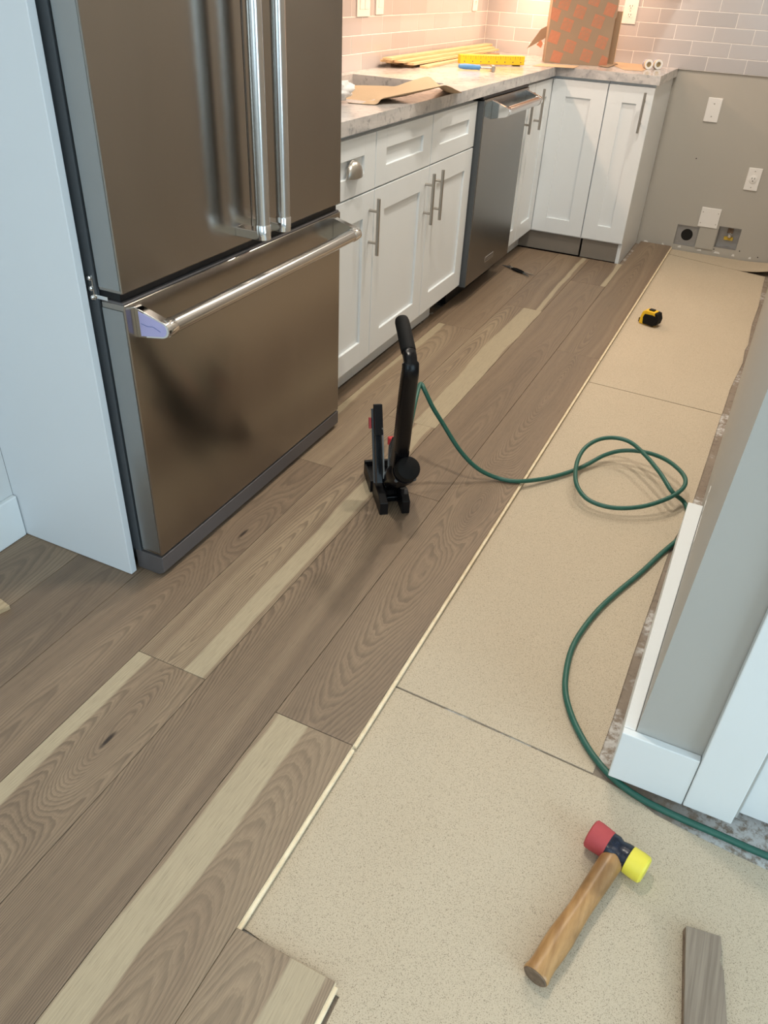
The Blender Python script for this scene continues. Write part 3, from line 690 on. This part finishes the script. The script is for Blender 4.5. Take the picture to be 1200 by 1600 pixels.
for (cx_, cy_), cl_ in zip(CANS, CAN_L):
    t = thing('recessed_light', 'round recessed ceiling lamp '+cl_, 'lamp', (cx_, cy_, 2.42), 'recessed ceiling lamps')
    ring = MB()
    vs = []; fs = []; n = 28
    for r_, z in ((.062, 2.4395), (.062, 2.428), (.085, 2.428), (.085, 2.4395)):
        vs += [(cx_+r_*math.cos(2*math.pi*k/n), cy_+r_*math.sin(2*math.pi*k/n), z) for k in range(n)]
    for i in range(4):
        for k in range(n): fs.append((i*n+k, i*n+(k+1) % n, ((i+1) % 4)*n+(k+1) % n, ((i+1) % 4)*n+k))
    obj('trim_ring', ring.add(vs, fs), 'ceiling', t)
    obj('lens', MB().lathe((cx_, cy_, 2.4325), (0, 0, 1), [(0, .061), (.004, .061)], 28), 'lens', t)

# ------------------------------------------------------------------ things on the counter
CZ = CT1
# cardboard box standing on its end, flaps open
a = Vector((-.098, 1.262, CZ)); bdir = Vector((.836, .30, 0)).normalized(); ndir = Vector((-bdir.y, bdir.x, 0)); BWID, BDEP, BH = .325, .17, .40
X = Matrix(((bdir.x, ndir.x, 0, a.x), (bdir.y, ndir.y, 0, a.y), (0, 0, 1, a.z), (0, 0, 0, 1)))
t = thing('cardboard_box', 'brown cardboard box printed with orange squares, standing open on the counter', 'box', a)
fp = obj('front_panel', MB(X).box(0, BWID, 0, .003, .0005, BH), 'cardboard', t)
obj('back_panel', MB(X).box(0, BWID-.02, BDEP-.003, BDEP, .0005, BH), 'cardboard_light', t)
obj('bottom_panel', MB(X).box(.0, BWID-.01, .0032, BDEP-.0032, .0005, .0035), 'cardboard', t)
obj('top_panel', MB(X).box(0, BWID, .0, BDEP, BH, BH+.003), 'cardboard', t)
obj('left_panel', MB(X).box(0, .003, .0032, BDEP-.0032, .004, BH), 'cardboard', t)
obj('flap', MB(X).prism([(BWID-.018, BDEP-.004), (BWID+.045, BDEP-.075), (BWID+.048, BDEP-.073), (BWID-.016, BDEP)], lambda u, v, k: (u, v, .001+.24*k)), 'cardboard_light', t)
obj('flap', MB(X).prism([(BWID, .0), (BWID+.012, .05), (BWID+.009, .051), (BWID-.003, .003)], lambda u, v, k: (u, v, .215+.18*k)), 'cardboard', t)
lf = [at(823, 76, 1, 1.36), at(843, 46, 1, 1.36), at(857, 38, 1, 1.36), at(858, 52, 1, 1.36), at(846, 62, 1, 1.36)]
obj('flap', MB().prism([(p.x, p.z) for p in lf], lambda u, v, k: (u, 1.36+.05*(u-lf[0].x)/.12+.003*k, v)), 'cardboard', t)
lf2 = [at(838, 70, 1, 1.352), at(845, 62, 1, 1.352), at(848, 68, 1, 1.352), at(845, 75, 1, 1.352)]
obj('torn_corner', MB().prism([(p.x, p.z) for p in lf2], lambda u, v, k: (u, 1.352+.003*k, v)), 'print_orange', t)
# orange printed marks: tilted squares with stencilled words
def text_mesh(words, size):
    c = bpy.data.curves.new('text', 'FONT'); c.body = words; c.size = size; c.align_x = 'CENTER'; c.align_y = 'CENTER'; c.space_line = .78
    o = bpy.data.objects.new('text', c); COL.objects.link(o); bpy.context.view_layer.update()
    me = bpy.data.meshes.new_from_object(o.evaluated_get(bpy.context.evaluated_depsgraph_get())); r = [v.co.copy() for v in me.vertices], [tuple(p.vertices) for p in me.polygons]
    bpy.data.objects.remove(o); bpy.data.meshes.remove(me); return r
tv, tf = text_mesh('THE\nHOME\nDEPOT', .0175)
for sx_, sy_ in ((410, 20), (505, 75), (600, -4), (695, 62), (425, 155), (618, 135), (535, 213), (343, 232), (442, 290), (640, 265), (545, 348), (358, 358), (345, 90), (500, -70), (330, -30), (600, -150), (420, -130), (660, 390)):
    d_ = FW+RT*((780+sx_/4-600)/F_PX)-UP*((sy_/4-800)/F_PX); q = CAM+d_*((a-CAM).dot(ndir)/d_.dot(ndir)); u0 = (q-a).dot(bdir); z0 = q.z-a.z; s_ = .027; th = R(-14)
    sq = [(u0+s_*(cx*math.cos(th)-cz*math.sin(th)), z0+s_*(cx*math.sin(th)+cz*math.cos(th))) for cx, cz in ((-1, -1), (1, -1), (1, 1), (-1, 1))]
    sq = [(min(max(p[0], .001), BWID-.001), min(max(p[1], .002), BH-.002)) for p in sq]
    if max(p[0] for p in sq)-min(p[0] for p in sq) < .01 or max(p[1] for p in sq)-min(p[1] for p in sq) < .01: continue
    o = obj('printed_square', MB(X).prism(sq, lambda u, v, kk: (u, -.0004*kk, v)), 'print_orange', fp)
    if .035 < u0 < BWID-.035 and .035 < z0 < BH-.035:
        an = th+R(45); o2 = MB(X).add([(u0+p.x*math.cos(an)-p.y*math.sin(an), -.0006, z0+p.x*math.sin(an)+p.y*math.cos(an)) for p in tv], tf)
        obj('stencil_lettering', o2, 'cardboard', o)
# loose flat cardboard and papers right of the box
def flat(name, poly, z, th, mat, label, cat, curl=0.):
    return tag(obj(name, MB().prism([(p[0], p[1]) for p in poly], lambda u, v, k: (u, v, z+th*k)), mat), label, cat)
A = lambda x, y, z=CZ+.001: at(x, y, 2, z)
flat('paper_sheet', [A(832, 103), A(845, 99.5), A(905, 103), A(897, 106.5)], CZ+.0004, .0016, 'cardboard_light', 'thin pale card lying in front of the cardboard box', 'paper')
flat('paper_sheet', [A(950, 99), A(985, 94), A(1018, 105), A(1003, 111), A(975, 109)], CZ+.0004, .0012, 'cardboard_light', 'pale brown paper sheet lying beside the small tape rolls', 'paper')
flat('cardboard_scrap', [A(936, 104), A(957, 97), A(965, 101), A(950, 106)], CZ+.002, .003, 'cardboard', 'small dark cardboard scrap at the foot of box', 'cardboard')
for (px, lab) in ((1010, 'left of two small printed white tape rolls on counter'), (1025, 'right of two small printed white tape rolls on counter')):
    c = A(px, 108); t = thing('tape_roll', lab, 'tape roll', c, 'small printed tape rolls')
    dx = Vector((.5, -.86, 0)).normalized(); ctr = Vector((c.x, c.y+.012, CZ+.0225))
    obj('roll', MB().lathe(ctr-dx*.018, dx, [(.004, .012), (0, .013), (0, .0215), (.001, .0225), (.035, .0225), (.036, .0215), (.036, .013), (.032, .012)], 26), 'plastic_white', t)
    for h_, m_ in ((.006, 'print_blue'), (.024, 'print_gold')):
        obj('printed_band', MB().lathe(ctr-dx*(.018-h_), dx, [(0, .0226), (0, .0229), (.008, .0229), (.008, .0226)], 26), m_, t)
# yellow ruled block
p0, p1 = A(640, 103) if False else A(719, 101), A(819, 103.5)
dv = (p1-p0).normalized(); nv = Vector((-dv.y, dv.x, 0)); L = (p1-p0).length
X = Matrix(((dv.x, nv.x, 0, p0.x), (dv.y, nv.y, 0, p0.y), (0, 0, 1, CZ+.004), (0, 0, 0, 1)))
t = thing('yellow_tapping_block', 'yellow ruled tapping block lying on the stone counter', 'tool', p0)
obj('block', MB(X).box(0, L, 0, .042, 0, .040, bev=.004), 'yellow', t)
tk = MB(X)
for k in range(1, 26): tk.box(k*L/26-.0008, k*L/26+.0008, -.0004, .0002, .030 if k % 2 else .022, .037)
for k in range(8): tk.lathe((L*(k+.5)/8, -.0004, .012), (0, 1, 0), [(0, .003), (.0006, .003)], 8)
obj('ruler_marks', tk, 'handle_end', t)
for s in (.02, L-.05): obj('rubber_foot', MB(X).box(s, s+.03, .006, .036, -.0038, 0), 'rubber_black', t)
# blue-handled tool
p0, p1 = A(716, 103, CZ+.015), A(772, 107, CZ+.012); dv = (p1-p0).normalized()
t = thing('scraper_tool', 'blue handled scraper with dark steel shaft before yellow block', 'tool', p0)
L = (p1-p0).length
obj('grip', MB().lathe(p0, dv, [(0, .004), (.004, .009), (.03, .012), (.07, .011), (L*.52, .010), (L*.60, .0115), (L*.62, .006)], 16), 'blue', t)
obj('shaft', MB().lathe(p0+dv*L*.6, dv, [(0, .005), (L*.3, .0042), (L*.32, .006), (L*.36, .006)], 12), 'nickel', t)
e_ = p0+dv*L*.95; nv = Vector((-dv.y, dv.x, 0))
obj('blade_head', MB(Matrix(((dv.x, nv.x, 0, e_.x), (dv.y, nv.y, 0, e_.y), (0, 0, 1, e_.z), (0, 0, 0, 1)))).box(-.006, .010, -.028, .028, -.011, .013, bev=.002), 'nickel', t)
# stack of pale trim strips along the sink wall
def strip(y0, y1, xa, xb, w, z, label, bow=0., mat='strip_wood'):
    n = 16; top = []
    for j in range(2):
        row = []
        for k in range(n+1):
            f = k/n; x = xa+(xb-xa)*f+(w if j else 0); row.append((x, y0+(y1-y0)*f, z+.009+bow*math.sin(math.pi*f)))
        top.append(row)
    o = obj('wood_strip', MB().sheet(top, .0088), mat, origin=((xa+xb)/2, (y0+y1)/2, z))
    return tag(o, label, 'wood strip', 'pale trim strips stacked along the sink wall')
strip(.34, 1.62, -.580, -.583, .055, CZ+.0125, 'lowest thin wood strip touching the sink wall tiles')
strip(.36, 1.60, -.500, -.515, .050, CZ+.0125, 'front low wood strip at the edge of the stack')
strip(.27, 1.66, -.575, -.578, .050, CZ+.0225, 'middle wood strip against the tiles of the sink wall')
strip(.30, 1.58, -.522, -.530, .045, CZ+.0225, 'middle wood strip at the front of the stack')
strip(.26, 1.64, -.560, -.566, .045, CZ+.0325, 'topmost pale wood strip of the stack')
strip(.42, 1.40, -.445, -.50, .040, CZ+.0005, 'thin wood strip lying flat before the stack')
for (x, y, l_) in ((-.545, .40, 'dark spacer block under the near end of strips'), (-.530, 1.30, 'dark spacer block under the far end of strips')):
    tag(obj('spacer_block', B(x-.03, x+.07, y-.02, y+.02, CZ+.0004, CZ+.0118, bev=.001), 'strip_dark'), l_, 'wood block', 'spacer blocks under the strips')
p = A(735, 88); tag(obj('dark_offcut', B(-.445, -.40, 1.15, 1.42, CZ+.0005, CZ+.013, bev=.001), 'strip_dark'), 'dark stained offcut beyond the yellow block', 'wood strip')
# kraft paper over the front of the sink
Fp = [(545, 160, .917), (585, 163, .9165), (597, 154, .932), (618, 149, .940), (640, 144.5, .948), (662, 140, .956), (682, 136, .962), (695, 133.2, .966), (705, 136, .956), (714, 141, .936), (722, 144.5, .917)]
Bp = [(520, 128, .930), (545, 132.5, .930), (575, 133.5, .932), (600, 134, .936), (618, 134.5, .940), (634, 129, .950), (650, 124, .958), (668, 119.5, .964), (676, 124, .950), (684, 131, .932), (694, 136, .919)]
fp_ = bez([at(x, y, 2, z) for x, y, z in Fp], 4); bp_ = bez([at(x, y, 2, z) for x, y, z in Bp], 4); n = min(len(fp_), len(bp_)); grid = []
for k in range(9):
    f = k/8; row = []
    for i in range(n):
        q = fp_[i].lerp(bp_[i], f); sag = -.022*math.sin(math.pi*f)*(1-.3*i/n); q.z = max(q.z+sag, CZ+.0025 if q.x > -.13 else .90); row.append(q)
    grid.append(row)
tag(obj('kraft_paper', MB().sheet(grid, .0014), 'kraft', smooth=80), 'curled brown kraft paper sheet laid across the sink', 'paper')
# crumpled white cloth at the refrigerator's edge
b = bmesh.new(); bmesh.ops.create_icosphere(b, subdivisions=4, radius=1); c = A(527, 160)
for v in b.verts:
    q = v.co.copy(); nn = mnoise.noise(q*2.1)*.35+mnoise.noise(q*5)*.16; v.co = Vector((q.x*.045, q.y*.06, q.z*.030))*(1+nn)
lo = min(v.co.z for v in b.verts)
for v in b.verts: v.co += Vector((c.x, c.y, CZ+.001-lo))
tag(obj('cloth', MB().bm(b), 'cloth_white', smooth=60), 'crumpled white cloth on the counter beside the refrigerator', 'cloth')

# ------------------------------------------------------------------ flooring nailer
NX = Matrix(((.6, .8, 0, .405), (-.8, .6, 0, -1.61), (0, 0, 1, 0), (0, 0, 0, 1)))   # local x: towards the operator, y: to the right
t = thing('flooring_nailer', 'black pneumatic flooring nailer standing on the planks', 'nailer', (.405, -1.61, 0))
N = lambda: MB(NX)
def cpl(y0, y1): return lambda u, v, k: (u, y0 if not k else y1, v)
foot = [(-.155, .001), (.070, .001), (.070, .040), (.035, .052), (-.02, .050), (-.06, .035), (-.155, .030)]
obj('foot', N().prism(foot, cpl(-.034, -.010), .002), 'plastic_black', t)
obj('foot', N().prism([(-.06, .001), (.072, .001), (.072, .042), (.035, .060), (-.06, .045)], cpl(.030, .053), .002), 'plastic_black', t)
obj('base_plate', N().box(-.155, .02, -.0095, .0295, .010, .026, bev=.002).box(-.03, .012, -.0095, .0295, .026, .06, bev=.002), 'gloss_black', t)
obj('shoe_rim', N().box(-.158, -.148, -.040, .056, .001, .048, bev=.002).box(-.148, -.05, -.040, -.0345, .001, .040, bev=.001), 'plastic_black', t)
ax = Vector((.74, .08, .67)).normalized(); o0 = Vector((-.018, .014, .060))
obj('cylinder_body', N().lathe(o0, ax, [(0, .026), (.03, .028), (.034, .034), (.085, .034), (.088, .038), (.135, .038), (.138, .036), (.15, .036)], 28), 'gloss_black', t)
cpb = obj('strike_cap', N().lathe(o0+ax*.15, ax, [(0, .029), (.004, .0335), (.030, .0335), (.037, .031), (.040, .025), (.041, .0)], 28), 'rubber_black', t)
for k in range(4):
    a_ = R(45+90*k); pv = Vector((0, 1, 0)); qv = ax.cross(pv)
    obj('bolt', N().lathe(o0+ax*.137+(pv*math.cos(a_)+qv*math.sin(a_))*.035, ax, [(0, .0055), (.010, .0055), (.012, .003)], 8), 'fridge_side', t)
obj('nose', N().prism([(-.055, .030), (-.005, .022), (.035, .075), (.01, .11), (-.045, .075)], cpl(-.006, .028), .002), 'gloss_black', t)
obj('side_valve', N().lathe((.045, .05, .115), (0, 1, 0), [(-.02, .020), (.0, .020), (.004, .016), (.018, .016), (.020, .0)], 18), 'plastic_black', t)
# long handle: flat hollow arm, elbow, rubber grip
arm = bez([(.055, .013, .175), (.085, .012, .235), (.118, .007, .320), (.148, .002, .400), (.172, -.001, .470), (.182, -.002, .498), (.174, -.002, .520), (.158, -.002, .531)], 6)
obj('handle_arm', N().tube(arm, [(.025-.006*i/len(arm), .0215-.003*i/len(arm)) if i < len(arm)*.80 else (.017, .0155) for i in range(len(arm))], 24, up=(-.9, 0, .3), square=.55), 'gloss_black', t)
obj('grip_ring', N().lathe((.166, -.002, .528), (-.93, 0, .35), [(0, .0155), (.012, .0155), (.014, .0165)], 24), 'plastic_black', t)
obj('grip', N().lathe((.154, -.002, .532), (-.90, 0, .43), [(0, .0175), (.004, .0182), (.05, .0180), (.095, .0178), (.103, .016), (.107, .010), (.108, 0)], 26), 'rubber_black', t)
obj('handle_mount', N().prism([(.02, .13), (.09, .165), (.105, .225), (.06, .25), (.02, .2)], cpl(-.008, .032), .003), 'gloss_black', t)
# magazine with its pusher
mg = [(-.012, .060), (.014, .072), (-.062, .270), (-.088, .262)]
obj('magazine', N().prism(mg, cpl(-.034, -.017), .0012), 'gloss_black', t)
obj('magazine_rail', N().prism([(-.020, .055), (-.012, .058), (-.088, .258), (-.096, .255)], cpl(-.038, -.013), .001), 'fridge_side', t)
obj('magazine_cover', N().prism([(-.042, .20), (-.026, .206), (-.060, .285), (-.078, .278)], cpl(-.036, -.013), .0015), 'plastic_black', t)
obj('nail_strip', N().prism([(.006, .085), (.018, .089), (-.034, .225), (-.044, .221)], cpl(-.0168, -.0125)), 'nickel', t)
obj('pusher', N().prism([(-.072, .205), (-.062, .209), (-.073, .238), (-.083, .234)], cpl(-.047, -.0405), .001), 'red_rubber', t)
obj('trigger', N().prism([(-.004, .188), (.018, .196), (.014, .218), (-.006, .214)], cpl(-.006, .012), .003), 'red', t)
st_ = at(636, 690, 2, .185)
obj('air_fitting', MB().tube([NX @ Vector((.055, .014, .175)), (NX @ Vector((.055, .014, .175))).lerp(st_, .6), st_, st_.lerp(at(643, 655, 2, .235), .25)], [.010, .010, .009, .0078], 14), 'nickel', t)

# ------------------------------------------------------------------ air hose
HR = .0067; zu = UZ+HR+.0006

hp = [st_, at(643, 655, 2, .235), at(650, 622, 2, .27), at(657, 600, 2, .285), at(664, 611, 2, .27), at(676, 636, 2, .225), at(692, 662, 2, .175), at(718, 703, 2, .10), at(745, 731, 2, .045), at(775, 746, 2, HR+.006), at(808, 752, 2, HR+.001)]
hp += [at(x, y, 2, z) for x, y, z in ((850, 748, -.004), (885, 739, -.006), (915, 727, .0), (945, 711, .014), (975, 704, .028), (1010, 707, .040), (1040, 718, .048), (1062, 735, .050), (1071, 750, .048), (1066, 764, .042), (1045, 778, .034), (1010, 790, .022), (975, 794, .014), (945, 791, .012), (918, 780, .016), (903, 762, .024), (899, 742, .032), (903, 718, .042), (915, 699, .052), (935, 687, .060), (960, 684, .064), (985, 691, .064), (1008, 711, .062), (1032, 740, .054), (1050, 768, .040))]
hp += [Vector((1.192, -1.165, zu+.006)), Vector((1.215, -1.22, zu)), Vector((1.2225, -1.28, zu)), Vector((1.210, -1.345, zu)), Vector((1.186, -1.415, zu))]
hp += [at(x, y, 2, zu) for x, y in ((1030, 868), (1000, 896), (965, 925), (935, 953), (908, 987), (892, 1018), (884, 1055), (884, 1085), (893, 1118), (908, 1150), (928, 1182))]
hp += [at(958, 1216, 2, zu+.002), at(1000, 1247, 2, zu), at(1060, 1277, 2, zu), at(1120, 1303, 2, zu), at(1200, 1338, 2, zu), at(1300, 1378, 2, zu), Vector((1.9, -2.42, zu)), Vector((2.3, -2.75, zu))]
tag(obj('air_hose', MB().tube(bez(hp, 6), HR, 12), 'hose', smooth=70), 'green rubber air hose looping from nailer across the underlayment', 'hose')

# ------------------------------------------------------------------ mallet
zc = UZ+.0275
c0 = at(965, 1330, 2, zc); e1 = at(838, 1523, 2, UZ+.0188)
red = at(930, 1306, 2, zc); yel = at(1001, 1356, 2, zc); hd = (yel-red); hd.z = 0; L = hd.length; hd.normalize()
mid = (red+yel)/2; mid.z = zc
t = thing('mallet', 'double faced mallet with wooden handle, red and yellow heads', 'mallet', (mid.x, mid.y, UZ))
h2 = L/2+.010
obj('head', MB().lathe(mid-hd*h2, hd, [(.034, .021), (.036, .0245), (.048, .0250), (.056, .0215), (.064, .0235), (.080, .0240), (.094, .0215), (2*h2-.044, .0238), (2*h2-.036, .0245), (2*h2-.033, .0205)], 28), 'navy', t)
obj('red_face', MB().lathe(mid-hd*h2, hd, [(0, .0), (.0006, .0240), (.003, .0268), (.012, .0272), (.037, .0252), (.039, .020)], 28), 'red_rubber', t)
obj('yellow_face', MB().lathe(mid+hd*h2, -hd, [(0, .0), (.0006, .0215), (.004, .0250), (.014, .0258), (.033, .0250), (.036, .020)], 28), 'yellow_rubber', t)
hv = (Vector((e1.x, e1.y, 0))-Vector((mid.x, mid.y, 0))); HL = hv.length; hv.normalize()
prof = [(0., .0185, .0135), (.012, .0195, .0160), (.05, .0205, .0170), (.20, .0200, .0165), (.34, .0190, .0155), (.48, .0185, .0150), (.60, .0200, .0155), (.70, .0215, .0165), (.80, .0210, .0165), (.90, .0195, .0165), (.95, .0200, .0170), (.985, .0220, .0185), (1., .0212, .0178)]
pts = []; rr = []
for f, ra, rb in prof:
    q = mid+hv*(.014+f*(HL*.99-.008)); q.z = (UZ+.026)*(1-f)+(UZ+.0188)*f; pts.append(q); rr.append((rb, ra))
dense = []; dr2 = []
for i in range(len(pts)-1):
    for k in range(3):
        f = k/3; dense.append(pts[i].lerp(pts[i+1], f)); dr2.append((rr[i][0]*(1-f)+rr[i+1][0]*f, rr[i][1]*(1-f)+rr[i+1][1]*f))
dense.append(pts[-1]); dr2.append(rr[-1])
hx = Matrix(((-hv.y, hv.x, 0, 0), (hv.x, hv.y, 0, 0), (0, 0, 1, 0), (0, 0, 0, 1)))
ho = obj('handle', MB().tube(dense, dr2, 20, up=(0, 0, 1)), 'handle_wood', t)
obj('handle_end', MB().tube([pts[-1]-hv*.001, pts[-1]+hv*.0022], [(.0176, .0210), (.0155, .0188)], 20, up=(0, 0, 1)), 'handle_end', ho)

# ------------------------------------------------------------------ tape measure
c = at(1012, 510, 2, UZ); th = R(-18)
X = Matrix(((math.cos(th), -math.sin(th), 0, c.x+.0), (math.sin(th), math.cos(th), 0, c.y+.03), (0, 0, 1, UZ+.0008), (0, 0, 0, 1)))
t = thing('tape_measure', 'yellow and black tape measure lying on the underlayment', 'tape measure', c)
body = [(-.042, .004), (-.038, .0), (.030, .0), (.042, .012), (.044, .035), (.036, .058), (.018, .066), (-.020, .066), (-.034, .058), (-.040, .035)]
obj('case', MB(X).prism(body, lambda u, v, k: (u, -.023+.046*k, v), .003), 'yellow', t)
sidep = [(-.022, .004), (.030, .002), (.043, .014), (.046, .036), (.035, .050), (.018, .053), (-.020, .050), (-.026, .034)]
for s in (-1, 1): obj('rubber_grip', MB(X).prism(sidep, lambda u, v, k: (u, s*(.0215+.006*k), v), .0025), 'rubber_black', t)
obj('back_bumper', MB(X).prism([(.026, .001), (.044, .012), (.048, .036), (.038, .062), (.024, .064), (.034, .036)], lambda u, v, k: (u, -.0235+.047*k, v), .002), 'rubber_black', t)
obj('lock_button', MB(X).box(-.012, .014, -.011, .011, .0645, .071, bev=.002), 'plastic_black', t)
obj('tape_hook', MB(X).box(-.050, -.046, -.012, .012, .002, .020, bev=.0005).box(-.050, -.040, -.012, .012, .018, .020), 'rubber_black', t)
obj('tape_mouth', MB(X).box(-.0425, -.038, -.015, .015, .006, .030), 'dark_hole', t)

# ------------------------------------------------------------------ pliers on the far planks
t = thing('pliers', 'small dark multi tool pliers lying before the dishwasher', 'pliers', at(812, 424, 2, .004))
z = .0065; q0, q1 = at(789, 414, 2, z), at(829, 431, 2, z); dv = (q1-q0).normalized(); nv = Vector((-dv.y, dv.x, 0)); L = (q1-q0).length
P = lambda f, s, dz=0.: q0+dv*(f*L)+nv*s+Vector((0, 0, dz))
obj('handle', MB().tube([P(.28, .004), P(.40, .010), P(.58, .010), P(.72, .006)], [.0035, .0055, .0055, .004], 10), 'rubber_black', t)
obj('handle', MB().tube([P(.28, -.004), P(.40, -.008), P(.58, -.008), P(.74, -.007)], [.0035, .0055, .0055, .004], 10), 'rubber_black', t)
obj('pivot', MB().lathe(P(.26, 0, -.005), (0, 0, 1), [(0, .009), (.009, .009), (.010, .006)], 14), 'nickel', t)
obj('jaw', MB().tube([P(.27, .003), P(.14, .012), P(.04, .020)], [.005, .0045, .002], 8), 'nickel', t)
obj('jaw', MB().tube([P(.27, -.003), P(.12, -.006), P(-.02, -.014)], [.005, .0045, .002], 8), 'fridge_side', t)
obj('blade', MB().tube([P(.72, .006), P(.86, .016), P(1., .024)], [.004, .003, .0015], 8), 'nickel', t)
obj('blade', MB().tube([P(.74, -.006), P(.88, -.010), P(1.02, -.016)], [.004, .003, .0015], 8), 'fridge_side', t)

# ------------------------------------------------------------------ plank offcuts
def offcut(poly, z0, z1, mat, label):
    o = obj('plank_offcut', MB().prism(poly, lambda u, v, k: (u, v, z0+(z1-z0)*k), .0008), mat, origin=(poly[0][0], poly[0][1], z0)); return tag(o, label, 'offcut', 'plank offcuts')
pp = [at(x, y, 2, 0) for x, y in ((1072, 1446), (1127, 1463), (1128, 1492), (1124, 1500), (1131, 1516), (1136, 1600), (1139, 1680), (1069, 1680), (1069, 1600))]
o = offcut([(p.x, p.y) for p in pp], UZ+.0002, 0, 'offcut', 'split grey brown plank offcut beside the mallet')
tg = [at(x, y, 2, -.008) for x, y in ((1071, 1449), (1068, 1452), (1065, 1680), (1069, 1680))]
obj('tongue', MB().prism([(p.x, p.y) for p in tg], lambda u, v, k: (u, v, -.013+.006*k)), 'handle_end', o)
pp = [at(x, y, 2, .012) for x, y in ((-60, 915), (2, 936), (15, 946), (0, 953), (-70, 985))]
offcut([(p.x, p.y) for p in pp], .0004, .012, 'offcut_pale', 'pale plank offcut at the far left on the finished planks')
